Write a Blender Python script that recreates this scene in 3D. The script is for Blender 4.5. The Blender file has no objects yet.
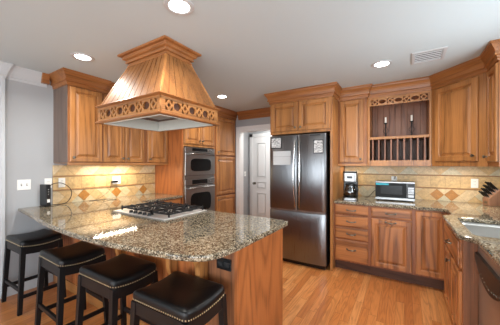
import bpy, bmesh, math, random
from mathutils import Vector, Matrix
random.seed(7)
C = bpy.context.scene.collection
PI = math.pi

# ------------------------------------------------------------------ camera
FPX = 246.0
YAW = math.radians(32.05)
CAM_H = 1.39
cd = bpy.data.cameras.new('camera'); cam = bpy.data.objects.new('camera', cd); C.objects.link(cam)
cd.sensor_width = 36.0; cd.lens = 36.0*FPX/500.0; cd.shift_y = 2.0/500.0
cd.clip_start = 0.02
cam.location = (0, 0, CAM_H); cam.rotation_euler = (PI/2, 0, YAW)
bpy.context.scene.camera = cam

# ------------------------------------------------------------------ world, daylight and exposure
vs = bpy.context.scene.view_settings
vs.view_transform = 'Standard'; vs.look = 'None'; vs.gamma = 1.0; vs.use_curve_mapping = False
vs.exposure = 0.66
W = bpy.data.worlds.new('world'); bpy.context.scene.world = W; W.use_nodes = True
W.node_tree.nodes['Background'].inputs[0].default_value = (0.85, 0.92, 1.0, 1)
W.node_tree.nodes['Background'].inputs[1].default_value = 2.0

XA, YB, XC, YF, HC = -3.55, 4.08, 1.03, -2.8, 2.44     # wall planes and ceiling height
XE = 2.4                                                # right wall behind the camera

def area(name, loc, rot, sx, sy, power, col, spread=180):
    l = bpy.data.lights.new(name, 'AREA'); l.shape = 'RECTANGLE'; l.size = sx; l.size_y = sy
    l.energy = power; l.color = col; l.spread = math.radians(spread)
    o = bpy.data.objects.new(name, l); C.objects.link(o); o.location = loc; o.rotation_euler = rot
    return o
DAY = (0.86, 0.94, 1.0)
UC_POWER = 6.5
CAN_POWER = 7.0
# daylight just outside the windows: two in the wall behind the camera, one above the sink
BACKWIN = [(-3.0, -1.5, 0.35, 2.15), (-0.7, 1.5, 0.35, 2.15)]
for (a, b, z0, z1) in BACKWIN:
    area('daylight', ((a+b)/2, YF-0.22, (z0+z1)/2), (PI/2, 0, 0), b-a, z1-z0, 45 if a < -1 else 85, DAY)
ADDED_SIDEWIN = (-2.3, -.1, .9, 2.15)  # unseen side window, added to light the surfaces facing right
area('daylight', (2.4+.24, -1.2, 1.52), (0, PI/2, 0), 1.2, 2.2, 60, DAY)
SINKWIN = (1.45, 2.75, 1.12, 2.12)
area('daylight', (XC+0.24, (SINKWIN[0]+SINKWIN[1])/2, (SINKWIN[2]+SINKWIN[3])/2), (0, PI/2, 0), 1.0, 1.3, 34, DAY)

# ------------------------------------------------------------------ materials
def new_mat(name):
    m = bpy.data.materials.new(name); m.use_nodes = True
    nt = m.node_tree; b = nt.nodes['Principled BSDF']
    return m, nt, b
def lin(c):
    return tuple(((x/255.0)/12.92 if x/255.0 <= 0.04045 else ((x/255.0+0.055)/1.055)**2.4) for x in c) + (1.0,)
def N(nt, t, **kw):
    n = nt.nodes.new(t)
    for k, v in kw.items(): setattr(n, k, v)
    return n
def ramp(nt, stops, interp='LINEAR'):
    r = N(nt, 'ShaderNodeValToRGB'); cr = r.color_ramp; cr.interpolation = interp
    while len(cr.elements) < len(stops): cr.elements.new(0.5)
    for e, (p, c) in zip(cr.elements, stops): e.position = p; e.color = c if len(c) == 4 else tuple(c)+(1,)
    return r
def math_n(nt, op, a=None, b=None, c=None):
    n = N(nt, 'ShaderNodeMath', operation=op)
    for i, v in enumerate((a, b, c)):
        if v is None: continue
        if isinstance(v, (int, float)): n.inputs[i].default_value = v
        else: nt.links.new(v, n.inputs[i])
    return n.outputs[0]
def mixc(nt, f, a, b, mode='MIX'):
    n = N(nt, 'ShaderNodeMix', data_type='RGBA', blend_type=mode)
    for i, v in ((0, f), (6, a), (7, b)):
        if isinstance(v, (int, float)): n.inputs[i].default_value = v
        elif isinstance(v, tuple): n.inputs[i].default_value = v
        else: nt.links.new(v, n.inputs[i])
    return n.outputs[2]
def obj_coord(nt, scale=(1, 1, 1), jitter=True):
    tc = N(nt, 'ShaderNodeTexCoord'); mp = N(nt, 'ShaderNodeMapping')
    src = tc.outputs['Object']
    if jitter:
        oi = N(nt, 'ShaderNodeObjectInfo'); cx = N(nt, 'ShaderNodeCombineXYZ')
        r = math_n(nt, 'MULTIPLY', oi.outputs['Random'], 37.0)
        for i in range(3): nt.links.new(r, cx.inputs[i])
        ad = N(nt, 'ShaderNodeVectorMath', operation='ADD')
        nt.links.new(src, ad.inputs[0]); nt.links.new(cx.outputs[0], ad.inputs[1]); src = ad.outputs[0]
    nt.links.new(src, mp.inputs[0]); mp.inputs['Scale'].default_value = scale
    return mp.outputs[0]
def noise(nt, vec, scale, detail=2, rough=0.5, dist=0.0):
    n = N(nt, 'ShaderNodeTexNoise'); nt.links.new(vec, n.inputs['Vector'])
    n.inputs['Scale'].default_value = scale; n.inputs['Detail'].default_value = detail
    n.inputs['Roughness'].default_value = rough; n.inputs['Distortion'].default_value = dist
    return n.outputs['Fac']
def bump(nt, b, h, strength=0.2, dist=0.01):
    n = N(nt, 'ShaderNodeBump'); n.inputs['Strength'].default_value = strength; n.inputs['Distance'].default_value = dist
    nt.links.new(h, n.inputs['Height']); nt.links.new(n.outputs[0], b.inputs['Normal'])

def wood(name, light, mid, dark, axis='z', rough=0.38, bands=9, coat=0.12, var=0.14, fig=0.42, jit=True):
    m, nt, b = new_mat(name)
    along = 0.11
    sc = {'x': (along, 1, 1), 'y': (1, along, 1), 'z': (1, 1, along)}[axis]
    v = obj_coord(nt, sc, jit)
    n1 = noise(nt, v, 3.6, 1.0, 0.4, 0.1)
    s = math_n(nt, 'SINE', math_n(nt, 'MULTIPLY', n1, bands*6.28))
    s = math_n(nt, 'MULTIPLY_ADD', s, 0.5, 0.5)
    s = math_n(nt, 'POWER', s, 2.6)
    fs = {'x': (0.025, 1, 1), 'y': (1, 0.025, 1), 'z': (1, 1, 0.025)}[axis]
    v2 = obj_coord(nt, fs, jit)
    pores = noise(nt, v2, 150, 2, 0.6)
    pr = ramp(nt, [(0.36, (1, 1, 1)), (0.54, (0, 0, 0))]); nt.links.new(pores, pr.inputs[0])
    big = noise(nt, v2, 12, 2, 0.5)
    c1 = mixc(nt, big, lin(light), lin(mid))
    c2 = mixc(nt, math_n(nt, 'MULTIPLY', s, fig), c1, lin(dark))
    pm = math_n(nt, 'MULTIPLY', pr.outputs[0], math_n(nt, 'MULTIPLY_ADD', s, 0.35, 0.24))
    c3 = mixc(nt, pm, c2, lin(tuple(x*0.7 for x in dark)))
    oi = N(nt, 'ShaderNodeObjectInfo'); hs = N(nt, 'ShaderNodeHueSaturation')
    nt.links.new(math_n(nt, 'MULTIPLY_ADD', oi.outputs['Random'], var, 1-var/2), hs.inputs['Value'])
    nt.links.new(c3, hs.inputs['Color']); nt.links.new(hs.outputs[0], b.inputs['Base Color'])
    b.inputs['Roughness'].default_value = rough; b.inputs['Coat Weight'].default_value = coat
    b.inputs['Coat Roughness'].default_value = 0.22
    bump(nt, b, pores, 0.08, 0.002)
    return m
OL, OM, OD = (192, 134, 78), (168, 110, 56), (108, 62, 30)
LL, LM, LD_ = (188, 124, 70), (168, 103, 54), (98, 54, 28)
M = {}
for ax in 'xyz':
    M['oak_'+ax] = wood('oak_'+ax, OL, OM, OD, ax, fig=.34, bands=7)
    M['low_'+ax] = wood('stained_oak_'+ax, LL, LM, LD_, ax, fig=.62)
M['oak_trim'] = wood('oak_trim', (168, 110, 60), (150, 92, 46), (102, 58, 30), 'x', fig=.16)
M['hood_z'] = wood('hood_oak', (172, 118, 66), (154, 98, 50), (108, 64, 32), 'z', rough=.52, coat=.0, fig=.25, var=.22)
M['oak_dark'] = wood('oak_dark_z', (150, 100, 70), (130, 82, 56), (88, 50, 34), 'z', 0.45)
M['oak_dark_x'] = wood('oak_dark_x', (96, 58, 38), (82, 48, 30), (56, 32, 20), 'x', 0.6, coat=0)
M['shaded_oak'] = wood('shaded_post_oak', (146, 94, 58), (126, 76, 44), (88, 50, 28), 'z', 0.5, coat=0)  # shade on faces turned to the camera, put into the oak colour
M['frame_oak'] = wood('frame_oak', (158, 102, 56), (142, 86, 44), (92, 50, 26), 'z', fig=.2)  # face frames darkened to paint in the shade of the door gaps
M['low_frame'] = wood('low_frame_oak', (154, 92, 52), (138, 78, 42), (90, 46, 26), 'z', fig=.2)  # same painted gap shade for the lower cabinets
M['shaded_end'] = wood('shaded_end_oak', (122, 102, 90), (106, 88, 78), (78, 62, 54), 'z', 0.5, fig=.2)  # oak end with its shade and grey daylight reflection painted in
M['knife_wood'] = wood('knife_block_wood', (150, 112, 88), (132, 96, 74), (100, 70, 52), 'z', fig=.2)
M['oak_groove'] = wood('oak_red', (184, 112, 60), (164, 94, 48), (124, 66, 32), 'z', 0.4, 12, fig=.42)

def plain(name, col, rough=0.5, metal=0.0, coat=0.0, spec=0.5):
    m, nt, b = new_mat(name)
    b.inputs['Base Color'].default_value = lin(col); b.inputs['Roughness'].default_value = rough
    b.inputs['Metallic'].default_value = metal; b.inputs['Coat Weight'].default_value = coat
    b.inputs['Specular IOR Level'].default_value = spec
    return m
def painted(name, col, rough=0.6, amt=0.04, scale=60):
    m, nt, b = new_mat(name)
    v = obj_coord(nt, jitter=False); n = noise(nt, v, scale, 3)
    b.inputs['Base Color'].default_value = lin(col); b.inputs['Roughness'].default_value = rough
    bump(nt, b, n, amt, 0.003); return m
M['wall'] = painted('grey_wall_paint', (166, 168, 170))
M['ceil'] = painted('ceiling_paint', (193, 205, 209), 0.75)
M['white'] = painted('white_trim_paint', (190, 193, 195), 0.35, 0.01)
M['door_white'] = painted('door_white_paint', (222, 222, 221), 0.35, 0.01)
M['white_plastic'] = plain('white_plastic', (228, 228, 224), 0.35)
M['off_white'] = plain('liner_white', (206, 208, 200), 0.4)
M['black'] = plain('black_plastic', (18, 18, 19), 0.3)
M['black_matte'] = plain('black_iron', (20, 20, 21), 0.55)
M['dark_glass'] = plain('dark_glass', (14, 15, 16), 0.25, 0, 0, 0.25)
M['black_gloss'] = plain('black_gloss', (12, 12, 13), 0.4, 0, 0, 0.2)
M['pewter'] = plain('aged_pewter', (120, 112, 100), 0.35, 0.9)
M['chrome'] = plain('chrome', (210, 210, 210), 0.12, 1.0)
M['brass'] = plain('brass', (196, 184, 150), 0.35, 0.9)
M['wax'] = plain('candle_wax', (236, 232, 222), 0.5)
M['teal'] = plain('turquoise_film', (40, 170, 190), 0.4)
M['grille'] = plain('grille_grey', (48, 48, 48), 0.7)

def leather():
    m, nt, b = new_mat('black_leather')
    v = obj_coord(nt); n = noise(nt, v, 90, 3, 0.6)
    b.inputs['Base Color'].default_value = lin((13, 13, 14)); b.inputs['Roughness'].default_value = 0.38
    b.inputs['Specular IOR Level'].default_value = 0.35
    bump(nt, b, n, 0.15, 0.002); return m
M['leather'] = leather()
M['black_wood'] = plain('black_painted_wood', (15, 15, 17), 0.45, spec=0.3)

def steel(name, col=(168, 170, 172), axis='z', rough=0.24):
    m, nt, b = new_mat(name)
    sc = {'x': (0.01, 1, 1), 'z': (1, 1, 0.01), 'y': (1, 0.01, 1)}[axis]
    v = obj_coord(nt, sc); n = noise(nt, v, 300, 2)
    r = math_n(nt, 'MULTIPLY_ADD', n, 0.14, rough-0.07)
    nt.links.new(r, b.inputs['Roughness'])
    b.inputs['Base Color'].default_value = lin(col); b.inputs['Metallic'].default_value = 1.0
    bump(nt, b, n, 0.03, 0.001); return m
M['steel'] = steel('brushed_steel', (128, 129, 131), 'z', 0.30)
M['steel_x'] = steel('brushed_steel_x', (150, 150, 150), 'x', 0.3)
M['steel_washer'] = steel('dishwasher_steel', (200, 194, 188), 'x', 0.42)
M['steel_dark'] = steel('brushed_steel_dark', (158, 156, 154), 'x', 0.36)
M['sink'] = steel('sink_steel', (168, 166, 160), 'x', 0.35)
M['cooksteel'] = steel('cooktop_steel', (226, 226, 224), 'x', 0.5)

def granite():
    m, nt, b = new_mat('granite')
    v = obj_coord(nt, (1, 1, 1), False)
    vo = N(nt, 'ShaderNodeTexVoronoi'); nt.links.new(v, vo.inputs['Vector']); vo.inputs['Scale'].default_value = 150
    sep = N(nt, 'ShaderNodeSeparateColor'); nt.links.new(vo.outputs['Color'], sep.inputs[0])
    n1 = noise(nt, v, 55, 3, 0.65, 0.6); n2 = noise(nt, v, 6, 3, 0.6)
    f = math_n(nt, 'ADD', math_n(nt, 'MULTIPLY', sep.outputs[0], 0.5), math_n(nt, 'MULTIPLY', n1, 0.5))
    f = math_n(nt, 'ADD', f, math_n(nt, 'MULTIPLY', math_n(nt, 'SUBTRACT', n2, 0.5), 0.22))
    r = ramp(nt, [(0.25, lin((40, 36, 30))), (0.37, lin((82, 73, 58))), (0.48, lin((120, 108, 88))), (0.58, lin((146, 133, 110))), (0.72, lin((180, 168, 146)))])
    nt.links.new(f, r.inputs[0])
    vo2 = N(nt, 'ShaderNodeTexVoronoi'); nt.links.new(v, vo2.inputs['Vector']); vo2.inputs['Scale'].default_value = 90
    sep2 = N(nt, 'ShaderNodeSeparateColor'); nt.links.new(vo2.outputs['Color'], sep2.inputs[0])
    k = ramp(nt, [(0.80, (0, 0, 0)), (0.84, (1, 1, 1))]); nt.links.new(sep2.outputs[1], k.inputs[0])
    c = mixc(nt, math_n(nt, 'MULTIPLY', k.outputs[0], 0.6), r.outputs[0], lin((50, 46, 42)))
    nt.links.new(c, b.inputs['Base Color']); b.inputs['Roughness'].default_value = 0.055
    b.inputs['Specular IOR Level'].default_value = 0.55
    return m
M['granite'] = granite()

def floor_mat():
    m, nt, b = new_mat('oak_plank_floor')
    v = obj_coord(nt, (1, 1, 1), False)
    sp = N(nt, 'ShaderNodeSeparateXYZ'); nt.links.new(v, sp.inputs[0])
    pw = 0.070
    u = math_n(nt, 'DIVIDE', sp.outputs[0], pw); col = math_n(nt, 'FLOOR', u); fu = math_n(nt, 'FRACT', u)
    wn = N(nt, 'ShaderNodeTexWhiteNoise', noise_dimensions='1D'); nt.links.new(col, wn.inputs['W'])
    yo = math_n(nt, 'ADD', sp.outputs[1], math_n(nt, 'MULTIPLY', wn.outputs['Value'], 3.0))
    w = math_n(nt, 'DIVIDE', yo, 0.85); row = math_n(nt, 'FLOOR', w); fw = math_n(nt, 'FRACT', w)
    cv = N(nt, 'ShaderNodeCombineXYZ'); nt.links.new(col, cv.inputs[0]); nt.links.new(row, cv.inputs[1])
    wn2 = N(nt, 'ShaderNodeTexWhiteNoise', noise_dimensions='2D'); nt.links.new(cv.outputs[0], wn2.inputs['Vector'])
    tone = ramp(nt, [(0.0, lin((192, 118, 62))), (0.35, lin((206, 130, 70))), (0.7, lin((216, 142, 80))), (1.0, lin((228, 160, 98)))])
    nt.links.new(wn2.outputs['Value'], tone.inputs[0])
    # grain, shifted per board
    sh = N(nt, 'ShaderNodeVectorMath', operation='ADD'); nt.links.new(v, sh.inputs[0])
    sc = N(nt, 'ShaderNodeVectorMath', operation='SCALE'); nt.links.new(wn2.outputs['Color'], sc.inputs[0]); sc.inputs['Scale'].default_value = 20
    nt.links.new(sc.outputs[0], sh.inputs[1])
    mp = N(nt, 'ShaderNodeMapping'); nt.links.new(sh.outputs[0], mp.inputs[0]); mp.inputs['Scale'].default_value = (1, 0.09, 1)
    g = noise(nt, mp.outputs[0], 9, 2, 0.5, 0.4)
    s = math_n(nt, 'POWER', math_n(nt, 'MULTIPLY_ADD', math_n(nt, 'SINE', math_n(nt, 'MULTIPLY', g, 75)), 0.5, 0.5), 2)
    mp2 = N(nt, 'ShaderNodeMapping'); nt.links.new(v, mp2.inputs[0]); mp2.inputs['Scale'].default_value = (1, 0.03, 1)
    p = noise(nt, mp2.outputs[0], 150, 2, 0.6)
    c = mixc(nt, math_n(nt, 'MULTIPLY', s, 0.33), tone.outputs[0], lin((140, 80, 40)))
    c = mixc(nt, math_n(nt, 'MULTIPLY', math_n(nt, 'LESS_THAN', p, 0.42), 0.18), c, lin((120, 68, 34)))
    gap = math_n(nt, 'MAXIMUM', math_n(nt, 'LESS_THAN', fu, 0.03), math_n(nt, 'LESS_THAN', fw, 0.004))
    c = mixc(nt, math_n(nt, 'MULTIPLY', gap, 0.6), c, lin((90, 48, 24)))
    nt.links.new(c, b.inputs['Base Color']); b.inputs['Roughness'].default_value = 0.3
    b.inputs['Coat Weight'].default_value = 0.2; b.inputs['Coat Roughness'].default_value = 0.2
    bump(nt, b, gap, -0.15, 0.002)
    return m
M['floor'] = floor_mat()

def stone(name, col, amt=0.25):
    m, nt, b = new_mat(name)
    v = obj_coord(nt, jitter=False); n = noise(nt, v, 26, 4, 0.65, 0.4); n2 = noise(nt, v, 110, 2)
    c = mixc(nt, n, lin(tuple(min(255, x*(1+amt*0.5)) for x in col)), lin(tuple(x*(1-amt) for x in col)))
    sp = ramp(nt, [(0.34, (1, 1, 1)), (0.40, (0, 0, 0))]); nt.links.new(n2, sp.inputs[0])
    c = mixc(nt, math_n(nt, 'MULTIPLY', sp.outputs[0], 0.35), c, lin(tuple(x*0.6 for x in col)))
    nt.links.new(c, b.inputs['Base Color']); b.inputs['Roughness'].default_value = 0.42
    return m
M['grout'] = stone('tile_grout', (184, 154, 112))
M['t1'] = stone('travertine_beige', (214, 190, 150))
M['t2'] = stone('travertine_sand', (206, 174, 124))
M['t3'] = stone('travertine_gold', (176, 122, 56), 0.3)
M['t4'] = stone('travertine_grey', (198, 188, 158))
M['t5'] = stone('travertine_mottled', (196, 166, 116), 0.4)
M['pencil'] = stone('pencil_trim_stone', (170, 128, 84), 0.3)

def emit(name, col, st):
    m, nt, b = new_mat(name)
    b.inputs['Base Color'].default_value = (0.8, 0.8, 0.8, 1)
    b.inputs['Emission Color'].default_value = tuple(col)+(1,); b.inputs['Emission Strength'].default_value = st
    return m
M['lamp'] = emit('lamp_glow', (1.0, 0.97, 0.92), 9.0)
M['strip'] = emit('strip_glow', (1.0, 0.78, 0.5), 6.0)

def glass(name, tint=(1, 1, 1), gloss=0.08):
    m, nt, b = new_mat(name); nt.nodes.remove(b)
    t = N(nt, 'ShaderNodeBsdfTransparent'); t.inputs[0].default_value = tuple(tint)+(1,)
    g = N(nt, 'ShaderNodeBsdfGlossy'); g.inputs['Roughness'].default_value = 0.02
    mx = N(nt, 'ShaderNodeMixShader'); mx.inputs[0].default_value = gloss
    nt.links.new(t.outputs[0], mx.inputs[1]); nt.links.new(g.outputs[0], mx.inputs[2])
    nt.links.new(mx.outputs[0], nt.nodes['Material Output'].inputs[0]); return m
M['pane'] = glass('window_glass')
M['carafe'] = glass('smoked_glass', (0.35, 0.33, 0.32), 0.15)

def paper():
    m, nt, b = new_mat('printed_paper')
    v = obj_coord(nt, (0.25, 1, 1)); n = noise(nt, v, 120, 2, 0.6)
    r = ramp(nt, [(0.44, lin((130, 130, 132))), (0.52, lin((214, 214, 212)))]); nt.links.new(n, r.inputs[0])
    nt.links.new(r.outputs[0], b.inputs['Base Color']); b.inputs['Roughness'].default_value = 0.6; return m
M['paper'] = paper()
M['paper_plain'] = plain('plain_paper', (196, 198, 198), 0.55)

# ------------------------------------------------------------------ builders
class MB:
    def __init__(s): s.v = []; s.f = []; s.m = []
    def add(s, vs, fs, mi=0):
        o = len(s.v); s.v += [tuple(p) for p in vs]; s.f += [tuple(o+i for i in f) for f in fs]; s.m += [mi]*len(fs); return s
    def box(s, x0, x1, y0, y1, z0, z1, mi=0):
        x0, x1 = min(x0, x1), max(x0, x1); y0, y1 = min(y0, y1), max(y0, y1); z0, z1 = min(z0, z1), max(z0, z1)
        vs = [(x0,y0,z0),(x1,y0,z0),(x1,y1,z0),(x0,y1,z0),(x0,y0,z1),(x1,y0,z1),(x1,y1,z1),(x0,y1,z1)]
        return s.add(vs, [(0,3,2,1),(4,5,6,7),(0,1,5,4),(1,2,6,5),(2,3,7,6),(3,0,4,7)], mi)
    def hexa(s, b4, t4, mi=0):
        return s.add(list(b4)+list(t4), [(0,3,2,1),(4,5,6,7),(0,1,5,4),(1,2,6,5),(2,3,7,6),(3,0,4,7)], mi)
    def prism(s, poly, axis, a, b, mi=0):
        n = len(poly)
        def P(p, t): return {'x': (t, p[0], p[1]), 'y': (p[0], t, p[1]), 'z': (p[0], p[1], t)}[axis]
        vs = [P(p, a) for p in poly] + [P(p, b) for p in poly]
        return s.add(vs, [tuple(range(n-1, -1, -1)), tuple(range(n, 2*n))] + [(i, (i+1) % n, n+(i+1) % n, n+i) for i in range(n)], mi)
    def lathe(s, prof, c=(0,0,0), axis='z', n=20, mi=0):
        vs = []; fs = []
        for r, h in prof:
            for k in range(n):
                a = 2*PI*k/n; x, y = r*math.cos(a), r*math.sin(a)
                p = {'z': (x, y, h), 'y': (x, h, y), 'x': (h, x, y)}[axis]
                vs.append((c[0]+p[0], c[1]+p[1], c[2]+p[2]))
        for i in range(len(prof)-1):
            for k in range(n):
                fs.append((i*n+k, i*n+(k+1) % n, (i+1)*n+(k+1) % n, (i+1)*n+k))
        fs.append(tuple(range(n))); fs.append(tuple((len(prof)-1)*n+k for k in range(n)))
        return s.add(vs, fs, mi)
    def tube(s, pts, r, n=8, mi=0):
        pts = [Vector(p) for p in pts]; vs = []; fs = []; prev = None
        for i, p in enumerate(pts):
            t = (pts[min(i+1, len(pts)-1)] - pts[max(i-1, 0)]).normalized()
            if prev is None:
                u = t.orthogonal().normalized()
            else:
                u = (prev - t*prev.dot(t)).normalized()
            prev = u; w = t.cross(u)
            rr = r[i] if isinstance(r, (list, tuple)) else r
            for k in range(n):
                a = 2*PI*k/n; vs.append(p + (u*math.cos(a)+w*math.sin(a))*rr)
        for i in range(len(pts)-1):
            for k in range(n): fs.append((i*n+k, i*n+(k+1) % n, (i+1)*n+(k+1) % n, (i+1)*n+k))
        fs.append(tuple(range(n-1, -1, -1))); fs.append(tuple((len(pts)-1)*n+k for k in range(n)))
        return s.add(vs, fs, mi)
    def bar(s, a, b, wx, wy, mi=0, wx2=None, wy2=None):
        wx2 = wx if wx2 is None else wx2; wy2 = wy if wy2 is None else wy2
        B = [(a[0]-wx/2,a[1]-wy/2,a[2]),(a[0]+wx/2,a[1]-wy/2,a[2]),(a[0]+wx/2,a[1]+wy/2,a[2]),(a[0]-wx/2,a[1]+wy/2,a[2])]
        T = [(b[0]-wx2/2,b[1]-wy2/2,b[2]),(b[0]+wx2/2,b[1]-wy2/2,b[2]),(b[0]+wx2/2,b[1]+wy2/2,b[2]),(b[0]-wx2/2,b[1]+wy2/2,b[2])]
        return s.hexa(B, T, mi)
    def rects(s, x0, x1, z0, z1, prof, mi=0):
        """nested rectangles: prof = [(inset, y)], first is back"""
        vs = []; fs = []
        for ins, y in prof:
            vs += [(x0+ins, y, z0+ins), (x1-ins, y, z0+ins), (x1-ins, y, z1-ins), (x0+ins, y, z1-ins)]
        n = len(prof)
        for i in range(n-1):
            for k in range(4): fs.append((i*4+k, i*4+(k+1) % 4, (i+1)*4+(k+1) % 4, (i+1)*4+k))
        fs.append((3, 2, 1, 0)); fs.append(tuple((n-1)*4+k for k in range(4)))
        return s.add(vs, fs, mi)
    def sweep(s, path, prof, closed=False, mi=0):
        """path: xy points, outside is to the RIGHT of travel; prof: closed list of (out, z)"""
        P = [Vector(p) for p in path]; n = len(P); m = len(prof); vs = []; fs = []
        def nrm(a, b): d = (b-a).normalized(); return Vector((d.y, -d.x))
        for i in range(n):
            if closed: n1 = nrm(P[i-1], P[i]); n2 = nrm(P[i], P[(i+1) % n])
            else:
                n1 = nrm(P[i-1], P[i]) if i > 0 else nrm(P[0], P[1]); n2 = nrm(P[i], P[i+1]) if i < n-1 else n1
            b = (n1+n2); b = b/ max(1e-6, b.dot(n1)) if b.length > 1e-6 else n1
            for o, z in prof: vs.append((P[i].x+b.x*o, P[i].y+b.y*o, z))
        seg = n if closed else n-1
        for i in range(seg):
            j = (i+1) % n
            for k in range(m): fs.append((i*m+k, j*m+k, j*m+(k+1) % m, i*m+(k+1) % m))
        if not closed:
            fs.append(tuple(range(m))); fs.append(tuple((n-1)*m+k for k in range(m-1, -1, -1)))
        return s.add(vs, fs, mi)
    def build(s, name, mat, parent=None, bevel=0.0, smooth=False, loc=None, rz=None, seg=2):
        me = bpy.data.meshes.new(name); me.from_pydata([tuple(p) for p in s.v], [], s.f)
        for mm in (mat if isinstance(mat, (list, tuple)) else [mat]): me.materials.append(mm)
        me.polygons.foreach_set('material_index', s.m)
        bm = bmesh.new(); bm.from_mesh(me); bmesh.ops.recalc_face_normals(bm, faces=bm.faces); bm.to_mesh(me); bm.free()
        if smooth: me.polygons.foreach_set('use_smooth', [True]*len(me.polygons))
        o = bpy.data.objects.new(name, me); C.objects.link(o)
        if parent: o.parent = parent
        if loc: o.location = loc
        if rz is not None: o.rotation_euler = (0, 0, rz)
        if bevel:
            md = o.modifiers.new('bevel', 'BEVEL'); md.width = bevel; md.segments = seg; md.limit_method = 'ANGLE'; md.angle_limit = math.radians(40)
        if smooth:
            md = o.modifiers.new('edges', 'EDGE_SPLIT'); md.split_angle = math.radians(42)
        return o
def plate_mesh(name, outlines, thick, bev=0.0, res=2):
    """flat plate with holes from closed xy outlines, z from 0 to thick"""
    cu = bpy.data.curves.new(name, 'CURVE'); cu.dimensions = '2D'; cu.fill_mode = 'BOTH'
    cu.extrude = thick/2-bev; cu.bevel_depth = bev; cu.bevel_resolution = res; cu.offset = -bev
    for ol in outlines:
        sp = cu.splines.new('POLY'); sp.points.add(len(ol)-1)
        for p, q in zip(sp.points, ol): p.co = (q[0], q[1], 0, 1)
        sp.use_cyclic_u = True
    to = bpy.data.objects.new(name+'_tmp', cu)
    me = bpy.data.meshes.new_from_object(to)
    bpy.data.objects.remove(to); bpy.data.curves.remove(cu)
    me.name = name
    for v in me.vertices: v.co.z += thick/2
    return me
def obj_from_mesh(name, me, mat, parent=None):
    me.materials.clear(); me.materials.append(mat)
    o = bpy.data.objects.new(name, me); C.objects.link(o)
    if parent: o.parent = parent
    return o
def thing(name, label, cat, loc=(0,0,0), rz=0, group=None):
    o = bpy.data.objects.new(name, None); C.objects.link(o); o.empty_display_size = 0.05
    o.location = loc; o.rotation_euler = (0, 0, rz); o['label'] = label; o['category'] = cat
    if group: o['group'] = group
    return o
def tag(o, label, cat, group=None):
    o['label'] = label; o['category'] = cat
    if group: o['group'] = group
    return o
def struct(name, mb, mat, **kw):
    o = mb.build(name, mat, **kw); o['kind'] = 'structure'; return o
def copy_tree(o, parent=None):
    c = o.copy(); C.objects.link(c)
    if parent: c.parent = parent
    for ch in list(o.children): copy_tree(ch, c)
    return c

# ------------------------------------------------------------------ room shell
struct('floor', MB().box(XA-0.9, XE, YF, YB+1.2, -0.05, 0), M['floor'])
struct('ceiling', MB().box(XA-0.9, XE, YF-0.1, YB+1.2, HC, HC+0.08), M['ceil'])
struct('wall_left', MB().box(XA-0.12, XA, YF, YB+0.12, 0, HC), M['wall'])
# back wall with the doorway
DX0, DX1, DH = -2.80, -1.98, 2.06
w = MB(); w.box(XA, DX0, YB, YB+0.12, 0, HC); w.box(DX1, XC+0.12, YB, YB+0.12, 0, HC); w.box(DX0, DX1, YB, YB+0.12, DH, HC)
struct('wall_back', w, M['wall'])
# right wall with the window above the sink
a, b_, z0, z1 = SINKWIN
w = MB(); w.box(XC, XC+0.14, 0.4, a, 0, HC); w.box(XC, XC+0.14, b_, YB, 0, HC); w.box(XC, XC+0.14, a, b_, 0, z0); w.box(XC, XC+0.14, a, b_, z1, HC)
struct('wall_right', w, M['wall'])
struct('wall_right_return', MB().box(XC, XE, 0.3, 0.4, 0, HC), M['wall'])
a, b_, z0, z1 = ADDED_SIDEWIN
w = MB(); w.box(XE, XE+.1, YF, a, 0, HC); w.box(XE, XE+.1, b_, .4, 0, HC); w.box(XE, XE+.1, a, b_, 0, z0); w.box(XE, XE+.1, a, b_, z1, HC)
struct('wall_right_rear', w, M['wall'])
fr = MB()
for (p, q, t0, t1) in ((a, a+.05, z0, z1), (b_-.05, b_, z0, z1), (a, b_, z0, z0+.05), (a, b_, z1-.05, z1), ((a+b_)/2-.025, (a+b_)/2+.025, z0, z1)): fr.box(XE+.03, XE+.08, p, q, t0, t1)
win = struct('window_4', fr, M['white']); MB().box(XE+.054, XE+.058, a, b_, z0, z1).build('pane', M['pane'], win)  # added window out of view, lets in light from the right
w = MB(); xs = [XA-0.12] + [t for q in BACKWIN for t in q[:2]] + [XE+0.1]
for i in range(0, len(xs), 2): w.box(xs[i], xs[i+1], YF-0.14, YF, 0, HC)
for (a, b_, z0, z1) in BACKWIN: w.box(a, b_, YF-0.14, YF, 0, z0); w.box(a, b_, YF-0.14, YF, z1, HC)
struct('wall_front', w, M['wall'])
for i, (a, b_, z0, z1) in enumerate(BACKWIN):
    fr = MB()
    for (p, q, r, s_) in ((a, a+.05, z0, z1), (b_-.05, b_, z0, z1), (a, b_, z0, z0+.05), (a, b_, z1-.05, z1), ((a+b_)/2-.02, (a+b_)/2+.02, z0, z1), (a, b_, 1.45, 1.48)):
        fr.box(p, q, YF-0.10, YF-0.05, r, s_)
    win = struct('window_%d' % (i+2), fr, M['white'])
    MB().box(a, b_, YF-0.078, YF-0.074, z0, z1).build('pane', M['pane'], win)
a, b_, z0, z1 = SINKWIN
fr = MB()
for (p, q, r, s_) in ((a, a+.05, z0, z1), (b_-.05, b_, z0, z1), (a, b_, z0, z0+.05), (a, b_, z1-.05, z1), (a, b_, 1.60, 1.64)):
    fr.box(XC+0.05, XC+0.10, p, q, r, s_)
win = struct('window_1', fr, M['white'])
MB().box(XC+0.074, XC+0.078, a, b_, z0, z1).build('pane', M['pane'], win)
# hall beyond the doorway
struct('wall_hall_left', MB().box(-3.27, -3.17, YB+0.12, 4.98, 0, HC), M['wall'])
struct('wall_hall_back', MB().box(-3.27, -1.2, 4.98, 5.08, 0, HC), M['wall'])
struct('wall_hall_right', MB().box(-1.3, -1.2, YB+0.12, 4.98, 0, HC), M['wall'])
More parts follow.
